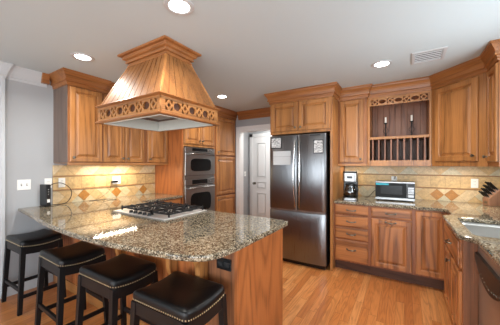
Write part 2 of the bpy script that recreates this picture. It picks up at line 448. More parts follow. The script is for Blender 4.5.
# doorway casing
t = MB(); cw = 0.085
t.box(DX0-cw+.01, DX0+.01, YB-0.02, YB, 0, DH+cw); t.box(DX1-.01, DX1+cw-.01, YB-0.02, YB, 0, DH+cw); t.box(DX0+.01, DX1-.01, YB-0.02, YB, DH, DH+cw)
t.box(DX0, DX0+.015, YB, YB+0.12, 0, DH); t.box(DX1-.015, DX1, YB, YB+0.12, 0, DH); t.box(DX0, DX1, YB, YB+0.12, DH-.015, DH)
struct('trim_1', t, M['door_white'], bevel=0.004)
# hall door with casing
hx0, hx1 = -3.03, -2.22
t = MB(); t.box(hx0-.08, hx0, 4.955, 4.98, 0, 2.11); t.box(hx1, hx1+.08, 4.955, 4.98, 0, 2.11); t.box(hx0-.08, hx1+.08, 4.955, 4.98, 2.03, 2.11)
struct('trim_2', t, M['door_white'], bevel=0.004)
dm = MB(); dm.box(hx0, hx1, 4.962, 4.98, 0.005, 2.03)
PR = [(0, 4.962), (0.008, 4.968), (0.028, 4.968), (0.045, 4.960)]
def doorpanel(x0, x1, z0, z1):
    dm.rects(x0, x1, z0, z1, [(0, 4.970), (0.0, 4.957), (0.012, 4.955), (0.02, 4.962), (0.03, 4.962), (0.045, 4.957), (0.05, 4.957)])
mid = (hx0+hx1)/2
for (p, q) in ((hx0+.11, mid-.045), (mid+.045, hx1-.11)):
    doorpanel(p, q, 1.08, 1.90); doorpanel(p, q, .82, 1.0); doorpanel(p, q, 0.22, 0.74)
d1 = struct('door_1', dm, M['door_white'])
MB().lathe([(0.0, 0), (.03, 0), (.03, -.006), (.011, -.008), (.011, -.035), (.027, -.045), (.03, -.06), (.022, -.075), (0, -.078)], (hx0+.06, 4.962, .95), 'y').build('door_handle', M['pewter'], d1, smooth=True)

# white crown and pilaster at the left
crownW = [(0, HC), (.055, HC), (.055, HC-.012), (.048, HC-.022), (.034, HC-.055), (.022, HC-.09), (.016, HC-.105), (.016, HC-.12), (.009, HC-.128), (.009, HC-.15), (0, HC-.15)]
t = MB(); t.box(XA, XA+.02, .66, .82, 0, HC); t.box(XA+.02, XA+.028, .66, .69, 0, HC); t.box(XA+.02, XA+.028, .79, .82, 0, HC)
struct('trim_3', t, M['white'], bevel=0.003)
t = MB(); t.sweep([(XA+.028, -.6), (XA+.028, .815), (XA, .815), (XA, 1.178)], crownW)
struct('trim_4', t, M['white'])
BB = [(0, 0), (.018, 0), (.018, .10), (.012, .115), (.008, .135), (0, .14)]
t = MB(); t.sweep([(XA, .82), (XA, 1.235)], BB); struct('baseboard_left', t, M['white'])
t = MB(); t.sweep([(-3.17, YB+.12), (-3.17, 4.98), (hx0-.08, 4.98)], BB); t.sweep([(hx1+.08, 4.98), (-1.3, 4.98)], BB); struct('baseboard_hall', t, M['white'])

# ------------------------------------------------------------------ cabinet kit
KNOB = [(0, 0), (.009, 0), (.007, -.006), (.006, -.012), (.014, -.018), (.0165, -.024), (.012, -.031), (0, -.033)]
def add_knob(x, y, z, parent):
    return MB().lathe(KNOB, (x, y, z), 'y', 14).build('knob', M['pewter'], parent, smooth=True)
def add_pull(x, y, z, parent, w=.10):
    m = MB(); pts = []; rr = []
    for k in range(13):
        a = PI*k/12; pts.append((x-w/2*math.cos(a), y-.004-.026*math.sin(a), z-.004*math.sin(a))); rr.append(.0045+.003*math.sin(a))
    m.tube(pts, rr, 8)
    for sx in (-1, 1): m.lathe([(0, 0), (.011, 0), (.010, -.004), (0, -.006)], (x+sx*w/2, y, z), 'y', 12)
    return m.build('pull', M['pewter'], parent, smooth=True)
def panel_front(name, x0, x1, z0, z1, mat, parent, yb=0.0, t=.02, fr=.058):
    y = yb-t
    prof = [(0, yb), (0, y+.007), (.004, y+.002), (.008, y), (fr-.010, y), (fr-.006, y+.004), (fr-.004, y+.004), (fr, y+.015), (fr+.008, y+.015), (fr+.030, y+.004), (fr+.031, y+.001), (fr+.036, y+.001)]
    return MB().rects(x0, x1, z0, z1, prof).build(name, mat, parent)
def drawer_front(x0, x1, z0, z1, mat, parent, yb=0.0, t=.02):
    y = yb-t
    prof = [(0, yb), (0, y+.011), (.005, y+.008), (.013, y+.006), (.014, y), (.02, y)]
    return MB().rects(x0, x1, z0, z1, prof).build('drawer', mat, parent)
def oak_crown(z1=HC, h=.155, out=.070):
    z = z1; k = h/.155
    return [(0, z), (out, z), (out, z-.016*k), (out-.008, z-.018*k), (out-.010, z-.030*k), (out-.020, z-.042*k), (out-.032, z-.060*k), (out-.040, z-.080*k), (out-.042, z-.096*k), (out-.034, z-.098*k), (out-.036, z-.112*k),
            (out-.050, z-.116*k), (out-.056, z-.132*k), (out-.056, z-.142*k), (out-.060, z-h), (0, z-h)]
def cabinet(name, label, loc, rz, w, d, h, fronts, group=None, crown=None, rail=False, kick=None, open_carcass=None, z0=0, low=False):
    mz, mx = (M['low_z'], M['low_x']) if low else (M['oak_z'], M['oak_x'])
    """loc = left front bottom corner; local x along the face, -y towards the room"""
    r = thing(name, label, 'cabinet', loc, rz, group)
    if not open_carcass:
        MB().box(0, w, .02, d, z0, h).build('carcass', mz, r, bevel=.002)
        MB().box(0, w, 0, .02, z0, h).build('face_frame', M['frame_oak'] if not low else M['low_frame'], r)
    for f in fronts:
        kind, x0, x1, a, b = f[:5]; kn = f[5] if len(f) > 5 else None
        if kind == 'door': o = panel_front('door', x0, x1, a, b, mz, r)
        else: o = drawer_front(x0, x1, a, b, mx, r)
        if kn:
            if kn[0] == 'k': add_knob(kn[1], -.02, kn[2], o)
            else: add_pull(kn[1], -.02, kn[2], o)
    if crown:
        m = MB(); m.sweep(crown, [(o_, z-loc[2]) for o_, z in oak_crown()]); m.build('crown_moulding', M['oak_trim'], r)
    if rail: MB().box(0, w, -.012, .02, -.03, 0).box(0, w, .02, d, -.006, 0).build('light_rail', M['oak_x'], r, bevel=.003)
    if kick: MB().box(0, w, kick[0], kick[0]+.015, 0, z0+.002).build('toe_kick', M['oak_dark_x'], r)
    return r

# upper cabinets on the left wall (local x = +Y, face towards +X)
UB, UT = 1.41, 2.29
R90 = PI/2
cabinet('wall_cabinet', 'tall single-door oak wall cabinet at the left end of the left wall', (-3.19, 1.25, UB), R90, .38, -XA-3.19, UT-UB,
        [('door', .018, .365, .01, UT-UB-.015, ('k', .048, .06))], 'oak cabinets on the left wall',
        crown=[(0, -XA-3.19), (0, 0), (.38, 0), (.38, .045)], rail=True)
cabinet('wall_cabinet', 'two-door oak wall cabinet half hidden behind the range hood', (-3.23, 1.63, UB), R90, .61, -XA-3.23, UT-UB,
        [('door', .015, .298, .01, UT-UB-.015, ('k', .270, .06)), ('door', .312, .595, .01, UT-UB-.015, ('k', .34, .06))], 'oak cabinets on the left wall',
        crown=[(.002, 0), (.61, 0)], rail=True)
cabinet('wall_cabinet', 'narrow single-door oak wall cabinet between the hood and the oven tower', (-3.23, 2.24, UB), R90, .42, -XA-3.23, UT-UB,
        [('door', .045, .405, .01, UT-UB-.015, ('k', .075, .06))], 'oak cabinets on the left wall',
        crown=[(0, 0), (.42, 0)], rail=True)
lead = [o for o in bpy.data.objects if o.get('label', '').startswith('tall single-door')][0]
MB().box(-.13, -.063, -XA-3.19-.062, -XA-3.19-.002, HC-UB-.115, HC-UB-.002).build('crown_block', M['oak_trim'], lead)
MB().box(-.006, 0, .0, -XA-3.19-.002, 0, UT-UB-.01).build('end_panel', M['shaded_end'], lead)  # overlay carrying the painted shade and reflection
# strip lights below them
for (y0, y1, lb) in ((1.60, 2.20, 'long glowing strip light under the left wall cabinets'),):
    r = thing('strip_light', lb, 'light', (-3.36, (y0+y1)/2, UB-.006))
    L = y1-y0
    MB().box(-.025, .025, -L/2, L/2, -.02, 0).build('housing', M['white_plastic'], r)
    MB().box(-.02, .02, -L/2+.01, L/2-.01, -.0225, -.0202).build('diffuser', M['strip'], r)
    l = area('strip_lamp', (-3.36, (y0+y1)/2, UB-.032), (0, 0, 0), .02, L, UC_POWER*L*1.3, (1.0, .83, .62))

# oven tower and pantry
FXO = -2.90; dO = FXO-XA
r = cabinet('oven_cabinet', 'tall oak cabinet tower holding the double oven', (FXO, 2.66, 0), R90, .78, dO, UT,
    [('door', .03, .385, 1.72, UT-.02, ('k', .355, 1.78)), ('door', .395, .75, 1.72, UT-.02, ('k', .425, 1.78)), ('drawer', .03, .75, .15, .46, ('p', .39, .34))],
    crown=[(0, .33), (0, 0), (.78, 0)], open_carcass=True)
m = MB(); m.box(0, .02, .0, dO, 0, UT); m.box(.76, .78, .0, dO, 0, UT); m.box(.02, .76, dO-.01, dO, 0, UT); m.box(.02, .76, .02, dO-.01, 1.685, UT); m.box(.02, .76, .02, dO-.01, .10, .485)
m.build('carcass', M['oak_groove'], r)
m = MB(); m.box(.02, .04, 0, .02, .10, UT); m.box(.74, .76, 0, .02, .10, UT); m.box(.04, .74, 0, .02, 1.68, UT); m.box(.04, .74, 0, .02, .10, .49); m.build('face_frame', M['oak_z'], r)
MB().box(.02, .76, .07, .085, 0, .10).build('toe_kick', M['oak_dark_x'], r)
cabinet('pantry_cabinet', 'tall narrow oak pantry cabinet between the ovens and the white doorway', (FXO, 3.44, 0), R90, YB-3.44, dO, UT,
    [('door', .03, .60, 1.565, UT-.02, ('k', .06, 1.62)), ('door', .03, .60, .83, 1.535, ('k', .06, 1.46)), ('door', .03, .60, .13, .80, ('k', .06, .74))],
    crown=[(0, 0), (YB-3.44, 0)], z0=.10, kick=(.07,))

# double oven
r = thing('double_wall_oven', 'stainless double wall oven with dark windows built into the oak tower', 'oven', (FXO, 2.685, .50), R90)
MB().box(.02, .68, .002, .52, .01, 1.16).build('body', M['black'], r)
def oven_door(z0, z1, wz0, wz1, hz):
    o = MB().box(0, .70, -.045, -.002, z0, z1).build('door', M['steel_dark'], r, bevel=.006)
    pts = []
    cx, cz, a, b = .35, (wz0+wz1)/2, .24, (wz1-wz0)/2
    for k in range(40):
        t_ = 2*PI*k/40; c_, s_ = math.cos(t_), math.sin(t_)
        pts.append((cx+a*math.copysign(abs(c_)**.35, c_), cz+b*math.copysign(abs(s_)**.55, s_)))
    MB().prism(pts, 'y', -.048, -.044).build('window', M['dark_glass'], o)
    h = MB(); h.tube([(.05, -.045, hz-.01), (.06, -.085, hz), (.35, -.095, hz+.006), (.64, -.085, hz), (.65, -.045, hz-.01)], .011, 10)
    h.build('handle', M['steel_x'], o, smooth=True)
def oven_panel(z0, z1):
    o = MB().box(0, .70, -.04, -.002, z0, z1).build('control_panel', M['steel_dark'], r, bevel=.004)
    MB().box(.15, .50, -.043, -.039, z0+.015, z1-.012).build('display', M['dark_glass'], o)
    for k in range(2): MB().lathe([(0, 0), (.016, 0), (.014, -.018), (0, -.02)], (.56+.06*k, -.04, (z0+z1)/2), 'y', 14).build('dial', M['steel_x'], o, smooth=True)
oven_panel(1.09, 1.165); oven_door(.715, 1.085, .78, .985, 1.055)
oven_panel(.56, .655); oven_door(.01, .55, .12, .43, .515)
MB().box(0, .70, -.03, -.002, .66, .71).build('vent_strip', M['steel_dark'], r)

# crown across the doorway wall
c = MB(); c.sweep([(FXO+.075, YB), (-1.765, YB)], oak_crown(h=.16)); o = c.build('crown_moulding', M['oak_trim'])
tag(o, 'straight length of oak crown moulding above the white doorway', 'moulding')

# ------------------------------------------------------------------ fridge and its surround
r = cabinet('fridge_cabinet', 'oak cabinet with two doors and side panel built around the fridge', (-1.70, 3.29, 0), 0, .91, YB-3.29, UT,
    [('door', .025, .435, 1.865, UT-.02, ('k', .405, 1.91)), ('door', .455, .88, 1.865, UT-.02, ('k', .485, 1.91))],
    crown=[(0, YB-3.29-.002), (0, 0), (.91, 0), (.91, .32)], open_carcass=True)
MB().box(0, .91, .02, YB-3.29, 1.83, UT).build('carcass', M['oak_z'], r)
MB().box(0, .91, 0, .02, 1.83, UT).build('face_frame', M['oak_z'], r)
MB().box(.88, .91, 0, YB-3.29, 0, 1.83).build('side_panel', M['oak_z'], r, bevel=.002)
MB().box(0, .012, 0.05, YB-3.29, 0, 1.83).build('side_panel', M['oak_z'], r, bevel=.002)
fx0, fx1, fy = -1.672, -.855, 3.215
r = thing('refrigerator', 'stainless steel french door refrigerator with a bottom freezer drawer', 'refrigerator', ((fx0+fx1)/2, fy, 0))
hw = (fx1-fx0)/2
MB().box(-hw+.012, hw-.008, .06, .74, .03, 1.785).build('body', M['black_matte'], r, bevel=.004)
MB().box(-hw+.02, hw-.02, .05, .09, .0, .07).build('base_grille', M['black'], r)
def curved_front(name, x0, x1, z0, z1, bulge, mat, n=14, t=.055):
    m = MB(); pts = []
    for k in range(n+1):
        u = k/n; x = x0+(x1-x0)*u; e = min(u, 1-u)*(x1-x0)
        y = -bulge*(1-(2*u-1)**2) + (.010*(1-e/.012) if e < .012 else 0)
        pts.append((x, y))
    pts += [(x1, t), (x0, t)]
    m.prism(pts, 'z', z0, z1)
    return m.build(name, mat, r, bevel=.003, smooth=True)
ml = curved_front('door', -hw, -.004+.02, .765, 1.80, .010, M['steel'])
mr = curved_front('door', .004+.02, hw, .765, 1.80, .010, M['steel'])
fd = curved_front('freezer_drawer', -hw, hw, .065, .735, .014, M['steel'])
def side_handle(x, par, dx):
    m = MB(); pts = []
    for k in range(15):
        u = k/14; pts.append((x+dx*math.sin(PI*u)*.5, -.012-.035*math.sin(PI*u)**.6, .80+u*.93))
    m.tube(pts, [.006+.006*math.sin(PI*k/14)**.5 for k in range(15)], 10); m.build('handle', M['chrome'], par, smooth=True)
side_handle(-.008, ml, -.03); side_handle(.05, mr, .03)
MB().box(-hw+.01, hw-.01, .004, .05, .737, .763).build('handle', M['steel_dark'], fd)
MB().box(.20, .34, -.014, -.006, 1.772, 1.783).build('badge', M['black'], mr)
for (x0, x1, z0, z1, mt, nm, lb, th) in ((-1.640, -1.475, 1.622, 1.775, 'paper', 'printed_note', 'small framed printed note at the top left of the fridge', .004),
        (-1.605, -1.335, 1.385, 1.50, 'paper_plain', 'paper_sheet', 'lower pale sheet stuck on the left fridge door', .0015),
        (-1.605, -1.335, 1.503, 1.58, 'paper_plain', 'paper_sheet', 'upper pale strip stuck on the left fridge door', .0015),
        (-1.015, -.885, 1.535, 1.715, 'paper', 'printed_note', 'printed white note on the right fridge door', .003)):
    r_ = thing(nm, lb, 'note', ((x0+x1)/2, fy-.0135, z0))
    w_ = x1-x0; MB().box(-w_/2+.008, w_/2-.008, -th, 0, .008, z1-z0-.008).build('sheet', M[mt], r_)
    m_ = MB(); H_ = z1-z0
    for q in ((-w_/2, w_/2, 0, .008), (-w_/2, w_/2, H_-.008, H_), (-w_/2, -w_/2+.008, .008, H_-.008), (w_/2-.008, w_/2, .008, H_-.008)): m_.box(q[0], q[1], -th-.001, 0, q[2], q[3])
    m_.build('border', M['black_matte'] if mt == 'paper' else M['paper_plain'], r_)

# ------------------------------------------------------------------ upper cabinets on the back wall
cabinet('wall_cabinet', 'narrow single-door oak wall cabinet right of the fridge above the coffee maker', (-.788, 3.61, 1.40), 0, .368, YB-3.61, UT-1.40,
        [('door', .02, .325, .02, UT-1.40-.02, ('k', .295, .065))], crown=[(.002, 0), (.368, 0), (.368, .055)], rail=True)
# plate rack
RW = .70; ry = 3.67; dR = YB-ry
r = thing('plate_rack', 'open oak plate rack cabinet with lattice band above the microwave', 'cabinet', (-.42, ry, 1.37), 0)
def fret(name, L, H, cells, parent, mat, t=.012, placer=None, endm=.02):
    """pierced band: quincunx cells and ovals; origin at left bottom, in local x/z, front -y"""
    outl = [[(0, 0), (L, 0), (L, H), (0, H)]]
    tot = sum(1.0 if c == 'X' else 1.25 for c in cells); u = (L-2*endm)/tot; x = endm
    mz = H*.16; hh = H-2*mz
    for c in cells:
        if c == 'X':
            w_ = u; cx = x+w_/2; cz = H/2; g = .09*hh+.002
            for sx in (-1, 1):
                for sz in (-1, 1):
                    e0, e1 = cx+sx*(w_/2-.0015), cx+sx*w_*.10
                    f0, f1 = cz+sz*hh/2, cz+sz*hh*.10
                    outl.append([(e0, f0), (e1+sx*w_*.06, f0), (e0, f1+sz*hh*.06)] if False else [(e0, f0), (cx+sx*w_*.12, f0), (cx+sx*w_*.33, cz+sz*hh*.20), (e0, cz+sz*hh*.06)])
            outl.append([(cx, cz+hh*.27), (cx+w_*.23, cz), (cx, cz-hh*.27), (cx-w_*.23, cz)])
            x += w_
        else:
            w_ = u*1.25; cx = x+w_/2; cz = H/2
            outl.append([(cx+w_*.40*math.cos(2*PI*k/24), cz+hh*.38*math.sin(2*PI*k/24)) for k in range(24)]); x += w_
    me = plate_mesh(name, outl, t)
    me.transform(Matrix.Rotation(PI/2, 4, 'X'))      # plate now stands in x/z, thickness towards -y
    o = obj_from_mesh(name, me, mat, parent); return o
RH = UT-1.37
m = MB(); m.box(0, .02, .02, dR, .03, RH); m.box(RW-.02, RW, .02, dR, .03, RH); m.box(.02, RW-.02, .02, dR, .03, .05); m.box(.02, RW-.02, .02, dR, RH-.02, RH)
m.build('carcass', M['oak_z'], r)
m = MB()
for k in range(9):
    x0 = .02+(RW-.04)*k/9; m.box(x0+.003, x0+(RW-.04)/9-.003, dR-.020, dR-.006, .05, RH-.02)
m.box(.02, RW-.02, dR-.006, dR-.001, .05, RH-.02)
m.build('back_boards', M['oak_dark'], r, bevel=.002)
m = MB(); m.box(0, .028, 0, .02, 0, RH); m.box(RW-.014, RW, 0, .02, 0, RH); m.box(.028, RW-.014, 0, .02, 0, .075); m.build('face_frame', M['oak_z'], r, bevel=.002)
MB().box(.02, RW-.02, 0.0, dR-.02, .352, .385).build('shelf', M['oak_x'], r, bevel=.003)
for k in range(9):
    x = .028+(RW-.056)*(k+.5+.0)/9 + .0
    MB().box(x-.009, x+.009, .012, .27, .052, .352).build('divider', M['oak_dark'], r)
o = fret('lattice_band', RW-.042, .096, 'XOXOXOX', r, M['oak_x']); o.location = (.028, .016, RH-.118)
MB().box(.028, RW-.014, 0, .02, RH-.022, RH).build('top_rail', M['oak_x'], r)
m = MB(); m.sweep([(0, 0), (RW+.0, 0)], [(o_, z-1.37) for o_, z in oak_crown()]); m.build('crown_moulding', M['oak_trim'], r)
for (cx, lb) in ((-.215, 'white candle in a scrolled iron holder on the plate rack shelf, left one'), (.085, 'white candle in a scrolled iron holder on the plate rack shelf, right one')):
    q = thing('candle_holder', lb, 'candle', (cx, 3.87, 1.7555), 0, 'candles on the plate rack shelf')
    MB().lathe([(0, 0), (.03, 0), (.028, .006), (.006, .01), (.005, .19), (.02, .198), (.024, .206), (0, .208)], n=16).build('holder', M['black_matte'], q, smooth=True)
    sm = MB()
    for k in range(3):
        a = 2*PI*k/3+.4; pts = []
        for j in range(14):
            t_ = j/13*2*PI*1.1; rr = .012+.045*j/13; pts.append((math.cos(a)*(.006+rr*(1-math.cos(t_))*.5), math.sin(a)*(.006+rr*(1-math.cos(t_))*.5), .02+.16*j/13+.014*math.sin(t_)))
        sm.tube(pts, .0028, 6)
    sm.build('scroll', M['black_matte'], q, smooth=True)
    MB().lathe([(0, .208), (.012, .208), (.012, .282), (.009, .285), (0, .285)], n=16).build('candle', M['wax'], q, smooth=True)
# diagonal corner cabinet
P1, P2 = Vector((.281, 3.67)), Vector((.69, 3.23)); ang = math.atan2(P2.y-P1.y, P2.x-P1.x); LD = (P2-P1).length
r = thing('corner_cabinet', 'diagonal oak corner wall cabinet with one large door', 'cabinet', (P1.x, P1.y, 1.37), ang)
def loc2(px, py):
    d = Vector((px, py))-P1; return (d.x*math.cos(-ang)-d.y*math.sin(-ang), d.x*math.sin(-ang)+d.y*math.cos(-ang))
poly = [loc2(P1.x+.0, P1.y+.02), loc2(P1.x+.016, P1.y+.015), loc2(P2.x-.0, P2.y+.03), loc2(XC-.002, P2.y+.003), loc2(XC-.002, YB-.002), loc2(P1.x+.0, YB-.002)]
MB().prism(poly, 'z', .03, UT-1.37).build('carcass', M['oak_z'], r)
MB().box(0.004, LD-.004, 0, .02, 0, UT-1.37).build('face_frame', M['oak_z'], r)
o = panel_front('door', .055, LD-.085, .055, UT-1.37-.02, M['oak_z'], r, fr=.062); add_knob(LD-.12, -.02, .11, o)
m = MB(); m.sweep([(0, 0), (LD, 0)], [(o_, z-1.37) for o_, z in oak_crown()]); m.build('crown_moulding', M['oak_trim'], r)
# right wall cabinet, end panel towards the camera
cabinet('wall_cabinet', 'oak wall cabinet at the right edge with its end towards the sink window', (P2.x, P2.y, 1.37), -R90, P2.y-2.918, XC-P2.x-.002, UT-1.37,
        [('door', .015, .30, .045, UT-1.37-.02, ('k', .04, .095))], crown=[(0, 0), (P2.y-2.918, 0), (P2.y-2.918, XC-P2.x-.002)])

for (x, y, a, L, lb) in ((.60, 3.62, ang, .40, 'slim glowing strip light under the corner cabinet'), (-.61, 3.85, 0, .28, 'short glowing strip light above the coffee maker')):
    r = thing('strip_light', lb, 'light', (x, y, 1.394), a)
    MB().box(-L/2, L/2, -.025, .025, -.02, 0).build('housing', M['white_plastic'], r)
    MB().box(-L/2+.01, L/2-.01, -.02, .02, -.0225, -.0202).build('diffuser', M['strip'], r)
    area('strip_lamp', (x, y, 1.36), (0, 0, a), L, .04, UC_POWER*L*(1.4 if x > 0 else .35), (1.0, .86, .68))
# ------------------------------------------------------------------ base cabinets on the back wall
FB = 3.37; dB = YB-FB; CT = .915; CB = .880
cabinet('base_cabinet', 'oak base cabinet with a stack of four drawers beside the fridge', (-.788, FB, 0), 0, .428, dB, CB,
    [('drawer', .018, .41, .745, .865, ('p', .215, .805)), ('drawer', .018, .41, .59, .728, ('p', .215, .66)), ('drawer', .018, .41, .43, .573, ('p', .215, .50)), ('drawer', .018, .41, .15, .413, ('p', .215, .30))],
    z0=.13, kick=(.075,), low=True)
cabinet('base_cabinet', 'oak base cabinet with one drawer over a wide door below the microwave', (-.36, FB, 0), 0, .454, dB, CB,
    [('drawer', .018, .436, .745, .865, ('p', .227, .805)), ('door', .018, .436, .15, .728, ('p', .227, .70))], z0=.13, kick=(.075,), low=True)
cabinet('base_cabinet', 'full-height single-door oak base cabinet in the back right corner', (.094, FB, 0), 0, .333, dB, CB,
    [('door', .018, .30, .15, .865)], z0=.13, kick=(.075,), low=True)
# right run: corner filler, bumped-out sink base
r = thing('sink_cabinet', 'oak sink base cabinet that juts out from the right run', 'cabinet', (.34, 2.95, 0), -R90)
SL = .75; dS = XC-.34
MB().prism([(0, .02), (SL, .02), (SL+.02, .09), (SL+.02, dS), (-.415, dS), (-.415, .09), (-.06, .09)], 'z', .13, .60).build('carcass', M['shaded_oak'], r)
MB().prism([(0, .02), (SL, .02), (SL+.02, .055), (-.05, .055)], 'z', .60, CB).build('apron', M['shaded_oak'], r)
MB().box(0, SL, 0, .02, .13, CB).build('face_frame', M['low_z'], r)
MB().prism([(-.42, .055), (-.05, .055), (-.05, .075), (-.42, .075)], 'z', .60, CB).build('filler', M['low_z'], r)
MB().prism([(-.42, .085), (-.42, .07), (-.05, .07), (-.05, .085)], 'z', .13, .60).build('filler', M['low_z'], r)
MB().prism([(.0, .075), (SL, .075), (SL, .09), (0, .09)], 'z', 0, .13).build('toe_kick', M['oak_dark_x'], r)
o = drawer_front(.02, SL-.02, .67, .865, M['low_x'], r); add_pull(.375, -.02, .76, o)
o = panel_front('door', .02, SL/2-.003, .15, .645, M['low_z'], r, fr=.05); add_knob(SL/2-.03, -.02, .595, o)
o = panel_front('door', SL/2+.003, SL-.02, .15, .645, M['low_z'], r, fr=.05)
MB().box(SL, SL+.018, .0, .085, .0, CB).build('end_post', M['shaded_oak'], r)

# dishwasher
r = thing('dishwasher', 'stainless dishwasher with curved black control strip at the right edge', 'dishwasher', (.415, 2.165, 0), -R90)
MB().box(0.005, .595, .03, .58, .10, .865).build('body', M['black'], r)
MB().box(0, .60, 0, .03, .10, .80).build('door', M['steel_washer'], r, bevel=.004)
MB().box(0, .60, -.004, .03, .80, .87).build('control_panel', M['steel_washer'], r, bevel=.004)
top = [(.012+.576*k/24, .818) for k in range(25)]; bot = [(.012+.576*k/24, .818-.03-.115*math.sin(PI*k/24)**.7) for k in range(24, -1, -1)]
pp = MB().prism(top+bot, 'y', -.022, -.001).build('handle', M['black'], r, bevel=.003)
for k in range(11):
    u = (k+1.2)/13; x = .012+.576*u; z = .818-.03-.085*math.sin(PI*u)**.7
    MB().lathe([(0, 0), (.007, 0), (.006, -.002), (0, -.0025)], (x, -.022, z), 'y', 10).build('button', M['pewter'], pp)
MB().box(.0, .60, .06, .075, 0, .10).build('toe_kick', M['black'], r)

# ------------------------------------------------------------------ countertops
def catmull(pts, n=6):
    out = []
    for i in range(len(pts)-1):
        p0 = Vector(pts[max(i-1, 0)]); p1 = Vector(pts[i]); p2 = Vector(pts[i+1]); p3 = Vector(pts[min(i+2, len(pts)-1)])
        for k in range(n):
            t_ = k/n
            out.append(tuple(0.5*((2*p1)+(-p0+p2)*t_+(2*p0-5*p1+4*p2-p3)*t_**2+(-p0+3*p1-3*p2+p3)*t_**3)))
    out.append(tuple(pts[-1])); return out
front = catmull([(-3.548, .925), (-3.13, .885), (-2.42, .81), (-1.95, .79), (-1.66, .80), (-1.40, .83), (-1.144, .868), (-1.0, .90), (-.89, .955), (-.838, 1.05), (-.822, 1.20)], 5)
pen = front + [(-.815, 1.885), (-.83, 1.932), (-.875, 1.952), (-2.86, 1.95), (-2.88, 1.97), (-2.88, 2.655), (-3.548, 2.655)]
def counter(name, outl, label):
    me = plate_mesh(name, outl, .035, .011, 3); o = obj_from_mesh(name, me, M['granite']); o.location = (0, 0, CB)
    me.polygons.foreach_set('use_smooth', [False]*len(me.polygons))
    return tag(o, label, 'countertop')
counter('countertop', [pen], 'big speckled granite worktop of the peninsula with a rounded corner')
right = catmull([(.30, 3.34), (.355, 3.325), (.385, 3.28), (.39, 3.22)], 4) + [(.39, 3.03)] + [(.382, 3.0), (.32, 2.95), (.308, 2.925), (.308, 2.20), (.32, 2.165), (.345, 2.14), (.375, 2.115), (.385, 2.09), (.39, 2.05), (.40, 1.5), (1.028, 1.5), (1.028, YB-.002), (-.786, YB-.002), (-.786, 3.34)]
def rrect(x0, x1, y0, y1, r_, n=5):
    pts = []
    for (cx, cy, a0) in ((x1-r_, y1-r_, 0), (x0+r_, y1-r_, 90), (x0+r_, y0+r_, 180), (x1-r_, y0+r_, 270)):
        for k in range(n+1):
            a = math.radians(a0+90*k/n); pts.append((cx+r_*math.cos(a), cy+r_*math.sin(a)))
    return pts
SX0, SX1, SY0, SY1 = .405, .86, 2.20, 2.865
counter('countertop', [right, rrect(SX0, SX1, SY0, SY1, .05)], 'speckled granite worktop on the right with the sink cut into it')
# sink
r = thing('sink', 'undermounted stainless steel sink at the right edge', 'sink', ((SX0+SX1)/2, (SY0+SY1)/2, .66))
ax, ay = (SX1-SX0)/2, (SY1-SY0)/2
m = MB(); rings = [(0.012, .2195, .05), (-.004, .2195, .05), (-.006, .195, .05), (-.014, .03, .05), (-.03, .008, .05), (-.05, .002, .04)]
vs_ = []; n_ = 24
for (o_, z, rad) in rings: vs_ += [(x, y, z) for x, y in rrect(-ax-o_, ax+o_, -ay-o_, ay+o_, rad)]
fs_ = [(i*n_+k, i*n_+(k+1) % n_, (i+1)*n_+(k+1) % n_, (i+1)*n_+k) for i in range(len(rings)-1) for k in range(n_)]
fs_.append(tuple((len(rings)-1)*n_+k for k in range(n_)))
m.add(vs_, fs_); o = m.build('basin', M['sink'], r, smooth=True); sd = o.modifiers.new('solid', 'SOLIDIFY'); sd.thickness = .002; sd.offset = 0
MB().lathe([(0, .004), (.045, .004), (.04, .007), (0, .0065)], n=20).build('drain', M['chrome'], r, smooth=True)

